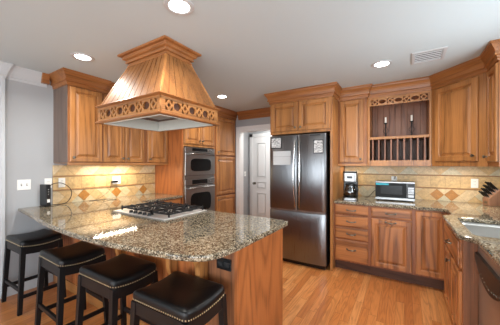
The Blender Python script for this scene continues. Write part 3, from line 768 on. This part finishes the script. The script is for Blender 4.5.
# ------------------------------------------------------------------ tiled backsplashes
def backsplash(label, loc, rz, L, zt, pitch, phase, c3, c1):
    r_ = thing('tile_backsplash', label, 'tiles', loc, rz)
    MB().box(0, L, -.002, 0, 0, zt).build('grout', M['grout'], r_)
    mats = [M['t1'], M['t2'], M['t3'], M['t4'], M['t5']]; g = .0012; t_ = .009
    def clip(poly):
        out = poly
        for side in (0, 1):
            res = []
            for i in range(len(out)):
                a, b = out[i], out[(i+1) % len(out)]
                ina = a[0] >= g if side == 0 else a[0] <= L-g; inb = b[0] >= g if side == 0 else b[0] <= L-g
                xb = g if side == 0 else L-g
                if ina: res.append(a)
                if ina != inb:
                    q = (xb-a[0])/(b[0]-a[0]); res.append((xb, a[1]+(b[1]-a[1])*q))
            out = res
            if len(out) < 3: return []
        return out
    def tile(mb, poly, mi):
        c = Vector((sum(p[0] for p in poly)/len(poly), sum(p[1] for p in poly)/len(poly)))
        q = []
        for p in poly:
            d = Vector(p)-c; q.append(tuple(c+d*(1-g*1.8/max(.02, d.length))))
        q = clip(q)
        if len(q) >= 3: mb.prism(q, 'y', -t_, -.001, mi)
    z1, z2, z3, z4 = .155, .170, .324, .339
    zz = (0, z1)
    m = MB(); k0 = int((0-phase)/pitch)-2; k1 = int((L-phase)/pitch)+3
    for k in range(k0, k1):
        cx = phase+k*pitch; h = pitch/2
        tile(m, [(cx-h, z1/2), (cx, 0), (cx+h, z1/2), (cx, z1)], c3(k))
        tile(m, [(cx, 0), (cx+pitch, 0), (cx+h, z1/2)], [0, 1, 3][k % 3]); tile(m, [(cx, z1), (cx+h, z1/2), (cx+pitch, z1)], [1, 0][k % 2])
    m.build('diamond_row', mats, r_)
    m = MB(); n = int(L/.155)+1
    for k in range(n):
        a = k*.155; b = min(L, a+.155)
        if b-a > .01: tile(m, [(a, z2), (b, z2), (b, z3), (a, z3)], 4 if k % 3 else 1)
    m.build('square_row', mats, r_)
    m = MB(); hz = zt-z4; p2 = pitch*1.55; 
    for k in range(int(-1), int(L/p2)+3):
        cx = phase % p2+k*p2-p2; h = p2/2
        tile(m, [(cx-h, z4), (cx+h, z4), (cx, zt+0.0)], c1(k)); tile(m, [(cx, zt), (cx+h, z4), (cx+p2, zt)], 1 if k % 2 else 0)
    m.build('upper_row', mats, r_)
    for a, b in ((z1, z2), (z3, z4)):
        mm = MB(); zc = (a+b)/2
        mm.prism([(-.001, a+.001), (-.012, a+.002), (-.018, zc-.003), (-.018, zc+.003), (-.012, b-.002), (-.001, b-.001)], 'x', 0, L)
        mm.build('pencil_trim', M['pencil'], r_)
    return r_
backsplash('golden travertine tile backsplash under the left cabinets beside the ovens', (XA+.001, 1.235, CT), R90, 2.655-1.235, .466, .1433, .337,
    lambda k: 2 if k % 3 == 0 else [0, 1][k % 2], lambda k: 1 if k % 2 else 0)
backsplash('pale travertine tile backsplash on the back wall behind the microwave', (-.786, YB-.001, CT), 0, XC+.786-.012, .450, .151, .786+.52,
    lambda k: [2, 0, 3, 1, 2][(k+0) % 5] if k > -3 else [3, 0, 3][k % 3], lambda k: 3 if k % 2 == 0 else 0)

# ------------------------------------------------------------------ peninsula
r = thing('peninsula_base', 'oak plank base of the peninsula behind the stools', 'cabinet', (-2.2, 1.22, 0))
px = lambda x: x+2.2
py = lambda y: y-1.22
MB().box(px(XA+.003), px(-.895), py(1.2625), py(1.90), 0, CB).build('body', M['oak_groove'], r)
MB().box(px(-.895), px(-.872), py(1.245), py(1.915), 0, CB).build('end_panel', M['oak_groove'], r, bevel=.002)
m = MB(); n = 26; x0, x1 = XA+.02, -1.115
for k in range(n):
    a = x0+(x1-x0)*k/n; b = x0+(x1-x0)*(k+1)/n; m.box(px(a)+.0015, px(b)-.0015, py(1.247), py(1.262), .10, CB)
m.build('plank_panel', M['oak_groove'], r, bevel=.0015)
MB().box(px(x0), px(x1), py(1.236), py(1.262), 0, .10).build('baseboard', M['oak_x'], r, bevel=.003)
MB().box(px(-1.11), px(-.896), py(1.246), py(1.262), 0, CB).build('end_post', M['shaded_oak'], r, bevel=.002)
def corbel(x):
    p = [(0, 0), (0, -.30)]
    for k in range(13):
        a = k/12*PI/2; p.append((-.03-.05*math.sin(a)-(.0 if k < 12 else 0), -.30+.12*(1-math.cos(a))*1.0))
    for k in range(1, 13):
        a = k/12*PI/2; p.append((-.08-.15*(1-math.cos(a)), -.18+.13*math.sin(a)))
    p += [(-.235, -.03), (-.235, 0)]
    MB().prism([(py(1.247)+y, CB+z) for y, z in p], 'x', px(x)-.02, px(x)+.02).build('corbel', M['oak_z'], r, bevel=.003)
for x in (-3.35, -2.72, -2.08, -1.42, -1.135): corbel(x)
r = thing('outlet', 'black power outlet on the shaded end post of the peninsula', 'outlet', (-.975, 1.2455, .755))
MB().box(-.058, .058, -.006, 0, -.037, .037).build('cover_plate', M['black'], r, bevel=.002)
for sx in (-1, 1): MB().box(sx*.026-.017, sx*.026+.017, -.009, -.005, -.016, .016).build('socket', M['black_matte'], r, bevel=.002)
# base cabinet under the short left worktop
cabinet('base_cabinet', 'oak base cabinet in the corner next to the oven tower', (-2.915, 1.96, 0), R90, .69, -XA-2.915-.003, CB,
        [('drawer', .02, .67, .745, .865, ('p', .345, .805)), ('door', .02, .335, .15, .728, ('k', .30, .66)), ('door', .345, .67, .15, .728, ('k', .38, .66))], z0=.13, kick=(.075,), low=True)

# ------------------------------------------------------------------ cooktop
r = thing('cooktop', 'stainless gas cooktop with black grates set in the peninsula worktop', 'cooktop', (-2.105, 1.64, CT))
MB().box(-.39, .39, -.265, .265, 0, .010).build('steel_plate', M['cooksteel'], r, bevel=.004)
def grate(cx, w_):
    m = MB(); z0, z1 = .030, .044; a, b = cx-w_/2, cx+w_/2; e, f = -.195, .245; s = .0065
    for x in (a+s, b-s): m.box(x-s, x+s, e, f, z0, z1)
    for y in (e+s, f-s, .025): m.box(a, b, y-s, y+s, z0, z1)
    for cy in (-.085, .135):
        for k in range(4):
            aa = PI/4+k*PI/2
            m.bar((cx+.028*math.cos(aa), cy+.028*math.sin(aa), z0+.002), (cx+.028*math.cos(aa), cy+.028*math.sin(aa), z1+.004), .01, .01)
        m.box(cx-w_/2, cx-.03, cy-s*.8, cy+s*.8, z0+.004, z1+.006); m.box(cx+.03, cx+w_/2, cy-s*.8, cy+s*.8, z0+.004, z1+.006)
        m.box(cx-s*.8, cx+s*.8, cy-.11, cy-.03, z0+.004, z1+.006); m.box(cx-s*.8, cx+s*.8, cy+.03, cy+.11, z0+.004, z1+.006)
    for x in (a+s, b-s):
        for y in (e+s, f-s): m.box(x-s, x+s, y-s, y+s, .010, z0); m.box(x-s*.7, x+s*.7, y-s*.7, y+s*.7, z1, z1+.012)
    m.build('grate', M['black_matte'], r, bevel=.0015, seg=1)
for gx in (-.246, 0, .246): grate(gx, .236)
for bx, by, br in ((-.246, -.085, .04), (-.246, .135, .032), (0, -.085, .034), (0, .135, .04), (.246, -.085, .03), (.246, .135, .045)):
    MB().lathe([(0, .010), (br*1.25, .010), (br*1.2, .014), (br, .016), (br, .024), (br*.9, .028), (0, .029)], (bx, by, 0), 'z', 20).build('burner', M['black_matte'], r, smooth=True)
for k in range(5):
    MB().lathe([(0, .010), (.02, .010), (.019, .014), (.016, .030), (.013, .033), (0, .033)], (-.14+.07*k, -.228, 0), 'z', 16).build('knob', M['black'], r, smooth=True)

# ------------------------------------------------------------------ range hood
r = thing('range_hood', 'large flared oak range hood with lattice bands hanging from the ceiling', 'range hood', (-1.985, 1.535, 1.773))
hx, hy = .4615, .358
def rect(a, b): return [(-a, -b), (a, -b), (a, b), (-a, b)]
m = MB(); m.sweep(rect(hx-.03, hy-.03), [(-.012, 0), (.026, 0), (.030, .004), (.030, .012), (.022, .018), (-.012, .018)], closed=True); m.build('bottom_moulding', M['oak_trim'], r)
bx, by = hx-.022, hy-.022
ZB0, ZB1 = .018, .140
m = MB(); m.sweep(rect(bx-.026, by-.026), [(0, ZB0), (.008, ZB0), (.008, ZB1), (0, ZB1)], closed=True); m.build('shade_backing', M['oak_dark_x'], r)  # dark sheet standing in for the shade behind the lattice holes
cells = 'XOXOXOXOX'; LX, LY = 2*bx, 2*by-.028
o = fret('lattice_band', LX, ZB1-ZB0, cells, r, M['oak_x'], t=.014, endm=.035); o.location = (-bx, -by+.014, ZB0)
o = fret('lattice_band', LX, ZB1-ZB0, cells, r, M['oak_x'], t=.014, endm=.035); o.location = (bx, by-.014, ZB0); o.rotation_euler = (0, 0, PI)
o = fret('lattice_band', LY, ZB1-ZB0, 'XOXOXOX', r, M['oak_x'], t=.014, endm=.035); o.location = (bx-.014, -LY/2, ZB0); o.rotation_euler = (0, 0, R90)
o = fret('lattice_band', LY, ZB1-ZB0, 'XOXOXOX', r, M['oak_x'], t=.014, endm=.035); o.location = (-bx+.014, LY/2, ZB0); o.rotation_euler = (0, 0, -R90)
m = MB(); m.sweep(rect(bx-.03, by-.03), [(-.02, ZB1), (.030, ZB1), (.036, ZB1+.004), (.048, ZB1+.010), (.052, ZB1+.016), (.048, ZB1+.022), (.030, ZB1+.026), (-.02, ZB1+.026)], closed=True); m.build('ledge_moulding', M['oak_trim'], r)
# white liner and filters inside
ix, iy = bx-.032, by-.032
m = MB(); m.sweep(rect(ix, iy), [(-.012, -.003), (0, -.003), (0, ZB1-.036), (-.012, ZB1-.036)], closed=True); m.build('liner', M['off_white'], r)
m = MB(); m.box(-ix, ix, -iy, iy, ZB1-.036, ZB1-.030); m.build('liner_top', M['oak_dark_x'], r)
for k in range(2):
    f = MB(); f.box(-.22+.225*k, -.01+.225*k, -.18, .18, ZB1-.048, ZB1-.0365)
    f.build('filter', M['steel_dark'], r, bevel=.002)
# flared shaft
z0, z1 = ZB1+.026, 2.345-1.773
b0x, b0y, t0x, t0y = bx-.012, by-.012, .27, .1385
m = MB(); q = .014
m.hexa([(-b0x+q, -b0y+q, z0), (b0x-q, -b0y+q, z0), (b0x-q, b0y-q, z0), (-b0x+q, b0y-q, z0)], [(-t0x+q, -t0y+q, z1), (t0x-q, -t0y+q, z1), (t0x-q, t0y-q, z1), (-t0x+q, t0y-q, z1)])
m.build('shaft_core', M['oak_dark'], r)
def planks(face, n):
    m = MB(); g = .0030
    for k in range(n):
        u0, u1 = -1+2*k/n, -1+2*(k+1)/n
        def P(u, top, inn):
            X, Y = (t0x, t0y) if top else (b0x, b0y); X -= inn; Y -= inn; z = z1 if top else z0
            return {'f': (u*X, -Y, z), 'b': (-u*X, Y, z), 'r': (X, u*Y, z), 'l': (-X, -u*Y, z)}[face]
        gb, gt = g/b0x, g/t0x
        m.hexa([P(u0+gb, 0, 0), P(u1-gb, 0, 0), P(u1-gb, 0, .013), P(u0+gb, 0, .013)], [P(u0+gt, 1, 0), P(u1-gt, 1, 0), P(u1-gt, 1, .013), P(u0+gt, 1, .013)])
    m.build('plank_side', M['hood_z'], r, bevel=.0012, seg=1)
planks('f', 10); planks('b', 10); planks('r', 8); planks('l', 8)
for sx in (-1, 1):
    for sy in (-1, 1):
        m = MB(); m.bar((sx*b0x*.985, sy*b0y*.985, z0), (sx*t0x*.975, sy*t0y*.96, z1), .022, .022, wx2=.022, wy2=.022); m.build('corner_strip', M['oak_z'], r, bevel=.004)
m = MB(); zt = HC-1.773
m.sweep(rect(t0x-.01, t0y-.01), [(-.01, z1-.016), (.018, z1-.016), (.022, z1-.012), (.022, z1-.002), (.012, z1), (.014, z1+.014), (.034, z1+.017), (.036, z1+.027), (.026, z1+.030), (.032, z1+.042), (.052, z1+.050), (.054, z1+.060), (.046, z1+.063), (.056, z1+.076), (.080, zt-.017), (.084, zt-.014), (.084, zt), (-.01, zt)], closed=True)
m.build('crown_moulding', M['oak_trim'], r)

# ------------------------------------------------------------------ bar stools
def make_stool(label):
    r_ = thing('bar_stool', label, 'stool', (0, 0, 0), 0, 'bar stools along the peninsula')
    SW, SD = .430, .335; base = .650
    def ring(ins, h):
        pts = []
        a, b = SW/2-ins, SD/2-ins; rad = max(.004, .03-ins*.3)
        for (cx, cy, a0) in ((a-rad, b-rad, 0), (-a+rad, b-rad, 90), (-a+rad, -b+rad, 180), (a-rad, -b+rad, 270)):
            for k in range(5):
                t_ = math.radians(a0+90*k/4); pts.append((cx+rad*math.cos(t_), cy+rad*math.sin(t_)))
        # subdivide the long straight runs so that the saddle curve shows
        out = []
        for i in range(len(pts)):
            p, q2 = Vector(pts[i]), Vector(pts[(i+1) % len(pts)]); n2 = 8 if (q2-p).length > .05 or i % 5 == 4 else 1
            for k in range(n2): out.append(p.lerp(q2, k/n2))
        return [(p.x, p.y, base+h+.022*(p.y/(SD/2))**2) for p in out]
    rings = [ring(.012, -.052), ring(.001, -.050), ring(0, -.03), ring(.001, -.012), ring(.006, -.002), ring(.016, .005), ring(.035, .010), ring(.07, .014), ring(.11, .015), ring(.15, .015)]
    n3 = len(rings[0]); vs3 = [p for rg in rings for p in rg]
    fs3 = [(i*n3+k, i*n3+(k+1) % n3, (i+1)*n3+(k+1) % n3, (i+1)*n3+k) for i in range(len(rings)-1) for k in range(n3)]
    fs3 += [tuple(range(n3)), tuple((len(rings)-1)*n3+k for k in range(n3))]
    MB().add(vs3, fs3).build('seat', M['leather'], r_, smooth=True)
    # nailheads
    m = MB(); path = ring(-.001, -.041); P = [Vector(p) for p in path]; acc = 0.0
    for i in range(len(P)):
        a, b = P[i], P[(i+1) % len(P)]; L = (b-a).length; d = (b-a).normalized(); nn = Vector((d.y, -d.x, 0))
        while acc < L:
            p = a+d*acc; s_ = .0036
            c0 = p+nn*.003; up = Vector((0, 0, s_)); sd_ = d*s_
            m.add([p+up+sd_, p+up-sd_, p-up-sd_, p-up+sd_, c0], [(0, 1, 4), (1, 2, 4), (2, 3, 4), (3, 0, 4), (3, 2, 1, 0)]); acc += .0165
        acc -= L
    m.build('nailhead_trim', M['brass'], r_)
    # apron: four rails following the saddle curve
    for s_ in (-1, 1):
        m = MB(); N_ = 10
        top_ = []; botm = []
        for k in range(N_+1):
            y = -SD/2+.03+(SD-.06)*k/N_; top_.append((y, base-.048+.022*(y/(SD/2))**2)); botm.append((y, base-.115+.018*(y/(SD/2))**2))
        m.prism(top_+botm[::-1], 'x', s_*(SW/2-.014)-.009, s_*(SW/2-.014)+.009); m.build('side_rail', M['black_wood'], r_)
        m = MB().box(-SW/2+.03, SW/2-.03, s_*(SD/2-.014)-.009, s_*(SD/2-.014)+.009, base-.105, base-.035); m.build('end_rail', M['black_wood'], r_)
    def legp(sx, sy, z):
        u = 1-z/(base-.04); return (sx*(SW/2-.021+.022*u), sy*(SD/2-.021+.03*u), z)
    for sx in (-1, 1):
        for sy in (-1, 1):
            MB().bar(legp(sx, sy, 0), legp(sx, sy, base-.036), .032, .032, wx2=.040, wy2=.040).build('leg', M['black_wood'], r_, bevel=.002)
    for s_ in (-1, 1):
        a, b = legp(s_, -1, .155), legp(s_, 1, .155); MB().box(a[0]-.010, a[0]+.010, a[1], b[1], .14, .172).build('stretcher', M['black_wood'], r_, bevel=.002)
        a, b = legp(-1, s_, .215), legp(1, s_, .215); MB().box(a[0], b[0], a[1]-.010, a[1]+.010, .20, .232).build('stretcher', M['black_wood'], r_, bevel=.002)
    return r_
spots = [(-3.225, .968, 0.02, 'black leather bar stool with brass nailheads nearest the grey wall'),
         (-2.385, .972, -.02, 'second black bar stool from the grey wall with a saddle seat'),
         (-1.735, .995, .02, 'third black bar stool from the grey wall, in front of the cooktop'),
         (-1.11, 1.00, .03, 'nearest black bar stool, by the rounded worktop corner')]
proto = make_stool(spots[0][3])
for i, (x, y, a, lb) in enumerate(spots):
    o = proto if i == 0 else copy_tree(proto)
    o.location = (x, y, 0); o.rotation_euler = (0, 0, a); o['label'] = lb

# ------------------------------------------------------------------ ceiling lights and vent
for (x, y, lb) in ((-1.263, 1.133, 'round recessed ceiling light at the top, nearest the camera'), (-2.66, 1.17, 'round recessed ceiling light above the left wall cabinet'),
                   (-2.38, 2.99, 'small far recessed ceiling light behind the range hood'), (-.197, 2.907, 'recessed ceiling light in front of the plate rack')):
    r = thing('recessed_light', lb, 'ceiling light', (x, y, HC), 0, 'recessed ceiling lights')
    MB().lathe([(.066, 0), (.098, 0), (.097, -.004), (.088, -.008), (.070, -.006), (.066, -.002)], n=32).build('trim_ring', M['white'], r, smooth=True)
    MB().lathe([(0, -.001), (.068, -.001), (.066, -.004), (0, -.006)], n=32).build('diffuser', M['lamp'], r, smooth=True)
    l = bpy.data.lights.new('can_lamp', 'AREA'); l.shape = 'DISK'; l.size = .12; l.energy = CAN_POWER; l.color = (1, .95, .88); l.spread = math.radians(150)
    lo = bpy.data.objects.new('can_lamp', l); C.objects.link(lo); lo.location = (x, y, HC-.012)
r = thing('recessed_light', 'added unseen ceiling light that brightens the hall behind the doorway', 'ceiling light', (-2.2, 4.62, HC))  # unseen lamp added to brighten the hall and its door
MB().lathe([(.066, 0), (.098, 0), (.097, -.004), (.088, -.008), (.070, -.006), (.066, -.002)], n=24).build('trim_ring', M['white'], r, smooth=True)
MB().lathe([(0, -.001), (.068, -.001), (.066, -.004), (0, -.006)], n=24).build('diffuser', M['lamp'], r, smooth=True)
l = bpy.data.lights.new('can_lamp', 'AREA'); l.shape = 'DISK'; l.size = .12; l.energy = 14; l.color = (1, .97, .93)
lo = bpy.data.objects.new('can_lamp', l); C.objects.link(lo); lo.location = (-2.2, 4.62, HC-.012)
r = thing('ceiling_vent', 'rectangular white louvred air vent in the ceiling', 'vent', (.198, 2.93, HC))
m = MB(); a, b = .135, .150
for q in ((-a, a, -b, -b+.028), (-a, a, b-.028, b), (-a, -a+.028, -b+.028, b-.028), (a-.028, a, -b+.028, b-.028)): m.box(q[0], q[1], q[2], q[3], -.008, 0)
m.build('frame', M['white'], r, bevel=.002)
MB().box(-a+.028, a-.028, -b+.028, b-.028, -.0015, 0).build('duct', M['grille'], r)
m = MB()
for k in range(5):
    y = -b+.052+.046*k
    m.hexa([(-a+.028, y+.010, -.0075), (a-.028, y+.010, -.0075), (a-.028, y+.0115, -.0075), (-a+.028, y+.0115, -.0075)], [(-a+.028, y, -.0016), (a-.028, y, -.0016), (a-.028, y+.0015, -.0016), (-a+.028, y+.0015, -.0016)])
m.build('louvre', M['white'], r)

# ------------------------------------------------------------------ switches and outlets
def wall_plate(kind, label, loc, rz, gangs, holes='outlet'):
    r_ = thing(kind, label, 'switch' if 'switch' in kind else 'outlet', loc, rz)
    w_ = .07+.046*(gangs-1)
    MB().box(-w_/2, w_/2, -.006, 0, -.057, .057).build('cover_plate', M['white_plastic'], r_, bevel=.002)
    for k in range(gangs):
        x = (k-(gangs-1)/2)*.046
        if holes == 'switch':
            MB().box(x-.005, x+.005, -.0065, -.0055, -.012, .012).build('slot', M['grille'], r_)
            MB().hexa([(x-.004, -.006, -.004), (x+.004, -.006, -.004), (x+.004, -.006, .006), (x-.004, -.006, .006)], [(x-.003, -.016, .004), (x+.003, -.016, .004), (x+.003, -.016, .009), (x-.003, -.016, .009)]).build('toggle', M['white_plastic'], r_)
        else:
            for s_ in (-1, 1):
                o_ = MB().lathe([(0, -.006), (.0165, -.006), (.0165, -.0075), (0, -.0075)], (x, 0, s_*.0195), 'y', 16).build('socket', M['white_plastic'], r_)
                MB().box(x-.007, x-.005, -.0082, -.0074, s_*.0195-.004, s_*.0195+.006).box(x+.005, x+.007, -.0082, -.0074, s_*.0195-.004, s_*.0195+.006).build('slot', M['black'], o_)
    return r_
wall_plate('light_switch', 'white double light switch on the grey wall above the first stool', (XA+.001, .976, 1.167), R90, 2, 'switch')
wall_plate('outlet', 'white outlet on the grey wall half hidden by the black router', (XA+.001, 1.192, 1.17), R90, 1)
wall_plate('outlet', 'white outlet on the tiles just right of the black router', (XA+.011, 1.325, 1.17), R90, 1)
wall_plate('outlet', 'wide white outlet in the left backsplash with a black plug', (XA+.011, 2.0, 1.165), R90, 2)
wall_plate('outlet', 'white outlet on the back wall above the microwave', (-.118, YB-.012, 1.165), 0, 1)
wall_plate('outlet', 'white outlet on the tiles left of the knife block', (.742, YB-.012, 1.156), 0, 1)
wall_plate('light_switch', 'white light switch in the hall beside the white door', (-3.169, 4.84, 1.17), R90, 1, 'switch')
# black plug with thin lead
r = thing('power_plug', 'black plug with a lead in the wide outlet of the left backsplash', 'plug', (XA+.02, 1.97, 1.145), 0)
MB().box(0, .035, -.055, .03, -.014, .014).build('plug_body', M['black'], r, bevel=.004)
MB().tube(catmull([(.03, -.05, -.01), (.04, -.075, -.03), (.03, -.085, -.10), (.03, -.14, -.16), (.05, -.22, -.20), (.06, -.30, -.225)], 5), .0022, 6).build('lead', M['black'], r, smooth=True)
r = thing('phone_cable', 'thin dark cable lying on the left worktop under the tiles', 'cable', (-3.35, 1.72, CT+.0035))
MB().tube(catmull([(-.12, -.12, 0), (-.08, -.04, 0), (-.05, .03, .006), (0, .0, .010), (.02, .08, 0), (.06, .14, 0)], 6), .003, 6).build('cord', M['black'], r, smooth=True)

# ------------------------------------------------------------------ router with its cable loop
r = thing('router', 'black upright router on the left end of the peninsula worktop', 'router', (-3.44, 1.13, CT), math.radians(8))
MB().box(-.065, .065, -.024, .024, .012, .25).build('housing', M['black'], r, bevel=.006)
MB().box(-.05, .05, -.032, .032, 0, .012).build('foot', M['black'], r, bevel=.003)
MB().box(.0652, .0662, -.014, .014, .05, .085).build('sticker', M['white_plastic'], r)
for k in range(3): MB().box(.0652, .0664, -.003, .003, .14+.025*k, .146+.025*k).build('indicator_light', M['white_plastic'], r)
o = MB().tube(catmull([(-3.46, 1.17, 1.135), (-3.45, 1.22, 1.17), (-3.44, 1.30, 1.165), (-3.43, 1.37, 1.10), (-3.43, 1.385, 1.02), (-3.43, 1.34, .94), (-3.43, 1.26, .921), (-3.44, 1.18, .925)], 6), .0042, 8).build('router_cable', M['black'], smooth=True)
tag(o, 'black cable looping from the router to the worktop', 'cable')

# ------------------------------------------------------------------ microwave
r = thing('microwave', 'compact stainless microwave with black door on the back worktop', 'microwave', (-.105, 3.71, CT))
MB().box(-.222, .222, .012, .30, .014, .25).build('housing', M['steel_x'], r, bevel=.004)
for sx in (-1, 1):
    for y in (.04, .30): MB().lathe([(0, 0), (.012, 0), (.012, .014), (0, .014)], (sx*.19, y, 0), 'z', 12).build('foot', M['black'], r)
d = MB().box(-.222, .135, -.012, .012, .045, .232).build('door', M['black_gloss'], r, bevel=.003)
MB().box(-.16, .085, -.0135, -.0115, .085, .20).build('window', M['dark_glass'], d)
MB().box(-.215, -.065, -.0142, -.0122, .205, .226).build('sticker', M['teal'], d)
MB().box(-.222, .222, -.012, .012, .014, .043).build('bottom_trim', M['steel_x'], r, bevel=.002)
MB().box(-.222, .222, -.012, .012, .234, .25).build('top_trim', M['steel_x'], r, bevel=.002)
c = MB().box(.138, .222, -.012, .012, .045, .232).build('control_panel', M['black'], r, bevel=.002)
MB().box(.150, .210, -.0135, -.0115, .195, .22).build('display', M['dark_glass'], c)
for i in range(4):
    for j in range(3): MB().box(.150+.021*j, .167+.021*j, -.0138, -.0118, .10+.022*i, .116+.022*i).build('button', M['steel_x'], c)
MB().box(.148, .212, -.016, -.011, .055, .09).build('door_button', M['steel_x'], c, bevel=.002)
o = MB().tube(catmull([(-.118, YB-.022, 1.175), (-.118, YB-.04, 1.19), (-.11, YB-.05, 1.22), (-.10, YB-.035, 1.21), (-.095, YB-.024, 1.17)], 5), .0035, 8).build('plug_lead', M['black'], smooth=True)
tag(o, 'short lead plugged in above the microwave', 'cable')

# ------------------------------------------------------------------ coffee maker
r = thing('coffee_maker', 'black and stainless drip coffee maker with glass carafe', 'coffee maker', (-.615, 3.50, CT), math.radians(6)); r.scale = (1.1, 1.1, 1.05)
MB().prism(rrect(-.085, .085, -.03, .20, .03), 'z', 0, .035).build('base', M['black'], r, bevel=.004)
MB().prism([(x, y) for x, y in rrect(-.083, .083, -.036, .05, .03)], 'z', .004, .03).build('base_trim', M['steel_x'], r)
MB().box(-.085, .085, .115, .20, .035, .34).build('tank', M['black'], r, bevel=.01)
MB().prism(rrect(-.083, .083, -.02, .18, .035), 'z', .235, .345).build('brew_head', M['steel_x'], r, bevel=.004)
MB().prism(rrect(-.080, .080, -.015, .195, .03), 'z', .345, .365).build('lid', M['black'], r, bevel=.006)
MB().box(-.03, .03, -.0235, -.018, .275, .305).build('badge', M['black'], r)
MB().lathe([(0, .037), (.058, .037), (.068, .055), (.070, .10), (.060, .15), (.048, .175), (.050, .185)], (0, .045, 0), 'z', 24).build('carafe', M['carafe'], r, smooth=True)
MB().lathe([(0, .042), (.055, .042), (.064, .06), (.064, .10), (0, .10)], (0, .045, 0), 'z', 24).build('coffee', M['black'], r, smooth=True)
MB().lathe([(0, .186), (.054, .186), (.052, .20), (0, .212)], (0, .045, 0), 'z', 24).build('carafe_lid', M['black'], r, smooth=True)
MB().tube(catmull([(.045, .02, .185), (.078, -.005, .18), (.088, -.012, .13), (.070, .0, .075)], 5), .009, 8).build('carafe_handle', M['black'], r, smooth=True)
o = MB().tube(catmull([(-.47, 3.80, .93), (-.42, 3.80, .94), (-.37, 3.88, 1.0), (-.33, 4.045, 1.03), (-.25, 4.05, 1.02), (-.16, 4.06, 1.06)], 5), .004, 8).build('coffee_maker_cable', M['black'], smooth=True)
tag(o, 'dark cord running from the coffee maker behind the microwave', 'cable')

# ------------------------------------------------------------------ knife block
r = thing('knife_block', 'wooden knife block with black handles in the right corner', 'knife block', (.875, 3.90, CT), math.radians(20))
prof = [(-.075, 0), (.10, 0), (.10, .165), (.045, .20), (-.075, .085)]     # side outline, slots face up and to the left
MB().prism(prof, 'y', -.055, .055).build('block', M['knife_wood'], r, bevel=.004)
d = Vector((.12, 0, .115)).normalized(); nrm = Vector((-d.z, 0, d.x))
for i in range(4):
    for j in range(3):
        u = .020+.040*i; y = -.034+.034*j
        p = Vector((-.075, 0, .085))+d*u+Vector((0, y, 0)); L = .085+.012*i
        k_ = MB(); k_.tube([p-nrm*.004, p+nrm*.014], [.0085, .0085], 8); k_.build('bolster', M['chrome'], r, smooth=True)
        k_ = MB(); k_.tube([p+nrm*.014, p+nrm*.03, p+nrm*(L*.7), p+nrm*L], [.009, .010, .0085, .0105], 8); k_.build('handle', M['black'], r, smooth=True)
MB().box(-.0765, -.0748, -.022, .022, .025, .05).build('badge', M['pewter'], r)
